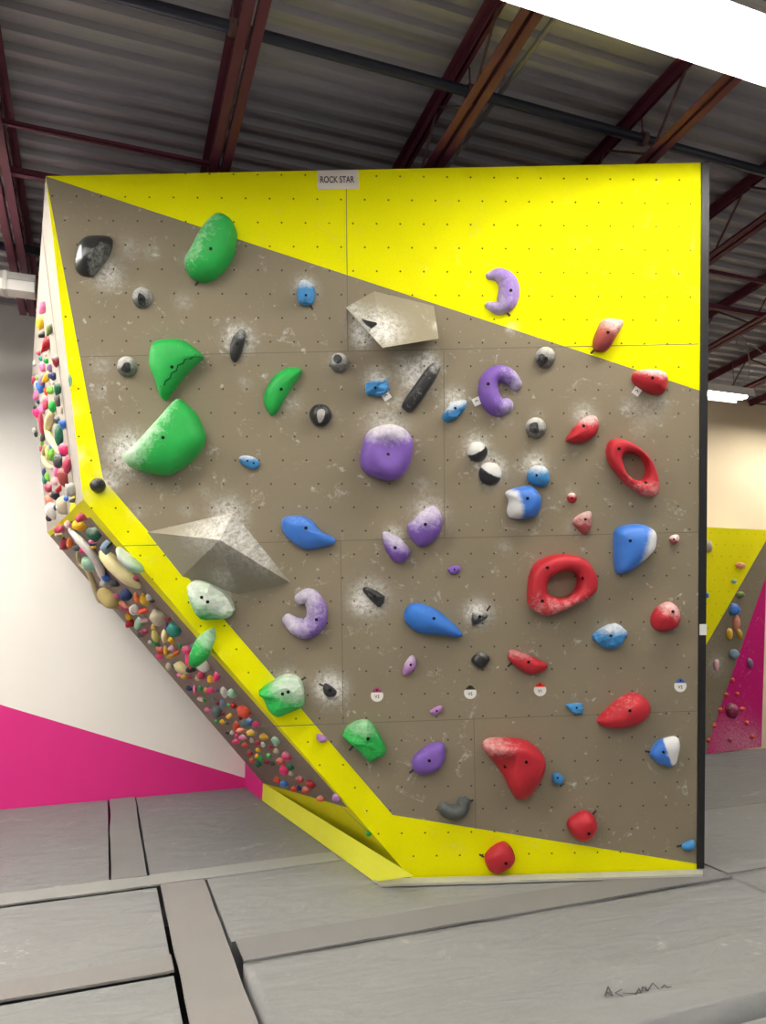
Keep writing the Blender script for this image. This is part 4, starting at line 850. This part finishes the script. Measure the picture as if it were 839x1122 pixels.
strip_m = plain('velcro_strip_vinyl', (134, 131, 131), .65, .08, 3, 0, .3, .2); strip_l = plain('pale_strip_vinyl', (148, 149, 148), .65, .06, 3, 0, .3, .2); strip_d = plain('dark_strip_vinyl', (126, 125, 127), .65, .08, 3, 0, .3, .2)
FOLDS = [((560, 1068), (839, 985), .012, .035), ((470, 1112), (839, 1025), .012, .05), ((600, 1040), (760, 985), .008, .03), ((640, 1105), (839, 1062), .010, .05), ((690, 1010), (839, 962), .008, .03), ((290, 1100), (420, 1050), .010, .04), ((285, 1060), (360, 1045), .012, .04)]
FOLDS = [(on_floor(*a), on_floor(*b), h, w) for a, b, h, w in FOLDS]
def fold(p):
    z = 0
    for a, b, h, w in FOLDS:
        d = b - a; t = max(0, min(1, (p - a).dot(d) / d.length_squared)); r = (p - a - d * t).length + .03 * noise.noise(p * 2.5)
        z += h * math.exp(-(r / w) ** 2) * math.sin(math.pi * (t * .8 + .1)) ** .5
    return z
def crash_mat(v0, v1, u0, u1, label, m=None, cell=.16):
    bm = bmesh.new(); nx, ny = max(2, round((v1 - v0) / cell)), max(2, round((u1 - u0) / cell)); g = []
    cv, cu = (v0 + v1) / 2, (u0 + u1) / 2
    for j in range(ny + 1):
        row = []
        for i in range(nx + 1):
            x, y = v0 + (v1 - v0) * i / nx, u0 + (u1 - u0) * j / ny; edge = i in (0, nx) or j in (0, ny)
            z = -.006 - .006 * noise.noise(Vector((x * 1.1, y * 2.4, 3))) if not edge else -.007
            z += fold(P(y, x)) if not edge else 0
            row.append(bm.verts.new((x - cv, y - cu, min(z, .012))))
        g.append(row)
    for j in range(ny):
        for i in range(nx): bm.faces.new((g[j][i], g[j][i + 1], g[j + 1][i + 1], g[j + 1][i]))
    rim = [g[0][i] for i in range(nx + 1)] + [g[j][nx] for j in range(1, ny + 1)] + [g[ny][i] for i in range(nx - 1, -1, -1)] + [g[j][0] for j in range(ny - 1, 0, -1)]
    low = [bm.verts.new((v.co.x, v.co.y, -.3)) for v in rim]; n = len(rim)
    for i in range(n): bm.faces.new((rim[i], low[i], low[(i + 1) % n], rim[(i + 1) % n]))
    bm.faces.new(low); bmesh.ops.recalc_face_normals(bm, faces=bm.faces)
    return tag(link('crash_mat', bm, m or mat_m, None, Matrix.Translation(P(cu, cv)) @ BUILD.to_4x4(), cell < .1), label, 'crash mat', 'grey vinyl crash mats')
g_ = .012
crash_mat(-5.8, .095, 5.29, 7.71, 'grey crash mat against the magenta wall, left of the narrow strip', mat_d)
crash_mat(.352, 3.9 - g_, 5.29, 7.71, 'grey crash mat reaching under the boulder, right of the narrow strip', mat_d)
crash_mat(3.9, 9.9, 5.29, 7.29, 'far grey crash mat below the small climbing wall at right', mat_d)
crash_mat(-2.9, .38, 4.135, 5.158, 'grey crash mat at left, between the two cross strips')
crash_mat(.70, 3.9 - g_, 4.185, 5.28, 'grey crash mat along the foot of the boulder')
crash_mat(3.935, 7.6, 4.0, 5.28, 'grey crash mat right of the boulder, beyond the black edge')
crash_mat(-2.9, .38, 2.79, 3.915, 'grey crash mat in the near left corner')
crash_mat(.715, 3.9 - g_, 2.75, 3.915, 'near grey crash mat with handwriting, at bottom right', None, .045)
crash_mat(3.9, 7.6, 2.75, 3.985, 'grey crash mat at the right edge of the picture', None, .06)
crash_mat(-2.9, 2.2, 1.2, 2.6, 'nearest grey crash mat below the picture'); crash_mat(2.215, 6, 1.2, 2.60, 'grey crash mat corner at the lower right edge')
def strip(v0, v1, u0, u1, label, axis, m=None):
    bm = bmesh.new(); nx, ny = max(2, round((v1 - v0) / .06)), max(2, round((u1 - u0) / .06)); cv, cu = (v0 + v1) / 2, (u0 + u1) / 2; g = []
    for j in range(ny + 1):
        row = []
        for i in range(nx + 1):
            x, y = v0 + (v1 - v0) * i / nx, u0 + (u1 - u0) * j / ny
            w = noise.noise(Vector((x * 2.2, y * 2.2, 5))) * .006
            if axis == 'v' and j in (0, ny): y += w * 1.5
            if axis == 'u' and i in (0, nx): x += w * 1.5
            row.append(bm.verts.new((x - cv, y - cu, .004 + .004 * noise.noise(Vector((x * 5, y * 5, 1))))))
        g.append(row)
    for j in range(ny):
        for i in range(nx): bm.faces.new((g[j][i], g[j][i + 1], g[j + 1][i + 1], g[j + 1][i]))
    ex = bmesh.ops.extrude_face_region(bm, geom=bm.faces[:]); bmesh.ops.translate(bm, verts=[q for q in ex['geom'] if isinstance(q, bmesh.types.BMVert)], vec=(0, 0, -.012))
    bmesh.ops.recalc_face_normals(bm, faces=bm.faces)
    return tag(link('seam_strip', bm, m or strip_m, None, Matrix.Translation(P(cu, cv)) @ BUILD.to_4x4()), label, 'mat strip', 'cover strips over the mat joints')
strip(-2.9, 1.62, 5.19, 5.385, 'long cross strip covering the mat joint, from left edge to the boulder foot', 'v', strip_l)
strip(.112, .335, 5.39, 7.70, 'narrow strip running from the cross strip to the magenta wall', 'u', strip_d)
strip(.405, .675, 2.0, 5.175, 'wide strip running towards the viewer from the cross strip', 'u')
strip(-2.9, .385, 3.945, 4.13, 'near cross strip at lower left, meeting the wide strip', 'v')
strip(.72, 3.88, 3.925, 4.18, 'cross strip in front of the boulder, right of the wide strip', 'v', strip_d)
# handwriting on the near mat: felt-pen strokes
bm = bmesh.new()
for st in ([(663, 1091), (666, 1081), (671, 1091), (664, 1087.5), (670, 1087)], [(681, 1084), (674, 1088), (682, 1092)], [(682, 1088), (696, 1088.5)], [(696, 1090), (700, 1083), (702, 1088), (697, 1087)], [(703, 1086), (704, 1081), (709, 1086), (707, 1081)], [(709, 1086), (715, 1077), (722, 1084)], [(724, 1083), (728, 1079), (731, 1082.5), (735, 1081), (725, 1082)]):
    for (xa, ya), (xb, yb) in zip(st, st[1:]):
        a, b = on_floor(xa, ya, .003), on_floor(xb, yb, .003); d = (b - a).normalized(); n = Vector((-d.y, d.x, 0)) * .0035
        polygon(bm, [a - n - d * .002, b - n + d * .002, b + n + d * .002, a + n - d * .002])
tag(link('pen_scribble', bm, plain('felt_pen', (78, 78, 82), .8), None, Matrix.Identity(4)), 'faint pen handwriting on the near mat at lower right', 'handwriting')

# ------------------------------------------------------------------ small climbing wall on the back wall at right
SU = 7.30
BACK = Face(P(SU, 0), V, -U)
bwall = tag(empty('climbing_wall', P(SU, 7.5, 0), BUILD), 'far low climbing panel painted yellow, grey and magenta on the back wall at right', 'climbing wall')
painted('painted_face', BACK, [([(745, 576.3), (839, 580.5), (841, 581), (840.6, 589.5), (772, 709), (745, 756)], 1), ([(840.6, 589.5), (772, 709), (745, 756), (745, 830), (774, 826), (779, 805), (839.5, 630)], 0), ([(839.5, 630), (779, 805), (774, 826), (834, 818.5)], 2)],
        [panel_mat('far_grey_paint', (128, 118, 98), .3), panel_mat('far_yellow_paint', (232, 222, 10), .15), panel_mat('far_magenta_paint', (190, 30, 110), .5)], bwall, .1,
        [(*BACK.xy(800, 814), .3, .3), (*BACK.xy(785, 728), .12, .4), (*BACK.xy(825, 814), .2, .25)])
bm = bmesh.new()
q = [BACK.at(*k) for k in ((745, 576.3), (841, 581), (834, 818.5), (745, 830))]
f_ = [bm.verts.new(p + U * .004) for p in q]; k_ = [bm.verts.new(p + U * .38) for p in q]
for i in range(4): bm.faces.new((f_[i], f_[(i + 1) % 4], k_[(i + 1) % 4], k_[i]))
bm.faces.new(f_); bmesh.ops.recalc_face_normals(bm, faces=bm.faces)
link('panel_edge', bm, white_wall, bwall, Matrix.Identity(4))
ZR = (760, 560, 4.013)
for c, x, y, rx, ry, ro, lb in (('beige', 64, 155, 16, 30, 0, 'beige oval hold beside the black edge'), ('salmon', 205, 240, 24, 14, 0, 'flat salmon hold, highest on the yellow paint'), ('pale green', 177, 309, 13, 10, 0, 'tiny pale green hold below the flat salmon one'),
        ('olive green', 205, 368, 18, 15, 0, 'olive green hold on the yellow paint edge'), ('blue', 177, 432, 23, 27, 0, 'round blue hold above the salmon loop'), ('salmon', 186, 495, 15, 36, -5, 'tall salmon loop hold below the round blue one'), ('yellow', 157, 540, 14, 26, 0, 'solid yellow oval hold left of the salmon loop'),
        ('mustard yellow', 201, 540, 11, 26, 15, 'thin yellow curved hold right of the salmon loop'), ('grey-blue', 177, 627, 24, 22, 0, 'round grey-blue hold on the grey paint'), ('pale pink', 99, 675, 12, 26, 0, 'upright pale pink hold on the grey paint'), ('mauve', 247, 668, 13, 25, 10, 'mauve oval hold high on the magenta paint'),
        ('deep magenta', 168, 876, 29, 33, 0, 'large round deep magenta hold'), ('blue', 58, 370, 8, 13, 0, 'blue hold peeking past the black edge'), ('orange-red', 170, 743, 9, 10, 0, 'tiny orange-red hold, topmost of the arc'), ('orange-red', 141, 807, 10, 9, 0, 'tiny orange-red hold upper left of the round magenta one'),
        ('orange-red', 190, 804, 10, 9, 0, 'tiny orange-red hold upper right of the round magenta one'), ('orange-red', 117, 874, 11, 10, 0, 'tiny orange-red hold directly left of the round magenta one'), ('orange-red', 214, 870, 13, 9, 0, 'tiny orange-red hold directly right of the round magenta one'), ('orange-red', 90, 940, 10, 10, 0, 'tiny orange-red hold lower left, on the grey paint edge'),
        ('orange-red', 233, 932, 11, 10, 0, 'tiny orange-red hold lower right of the round magenta one'), ('orange-red', 64, 1008, 10, 10, 0, 'tiny orange-red hold lowest at left'), ('orange-red', 257, 992, 11, 10, 0, 'tiny orange-red hold lowest at right'), ('dark pink', 160, 1006, 10, 10, 0, 'tiny dark pink hold bottom centre')):
    o = blob(BACK, ZR[0] + x / ZR[2], ZR[1] + y / ZR[2], rx / ZR[2], ry / ZR[2], -ro, c, '', .3)
    tag(o, lb + ', far right climbing panel', 'climbing hold', 'holds on the far climbing panel')

# ------------------------------------------------------------------ light and view
w = bpy.data.worlds.new('world'); SC.world = w; w.use_nodes = True
w.node_tree.nodes['Background'].inputs[0].default_value = (1.0, .97, .93, 1); w.node_tree.nodes['Background'].inputs[1].default_value = .26
SC.view_settings.view_transform = 'Standard'; SC.view_settings.look = 'None'; SC.view_settings.gamma = 1; SC.view_settings.use_curve_mapping = False
SC.view_settings.exposure = 0.35
SC.cycles.use_denoising = True
SC.cycles.max_bounces = 6
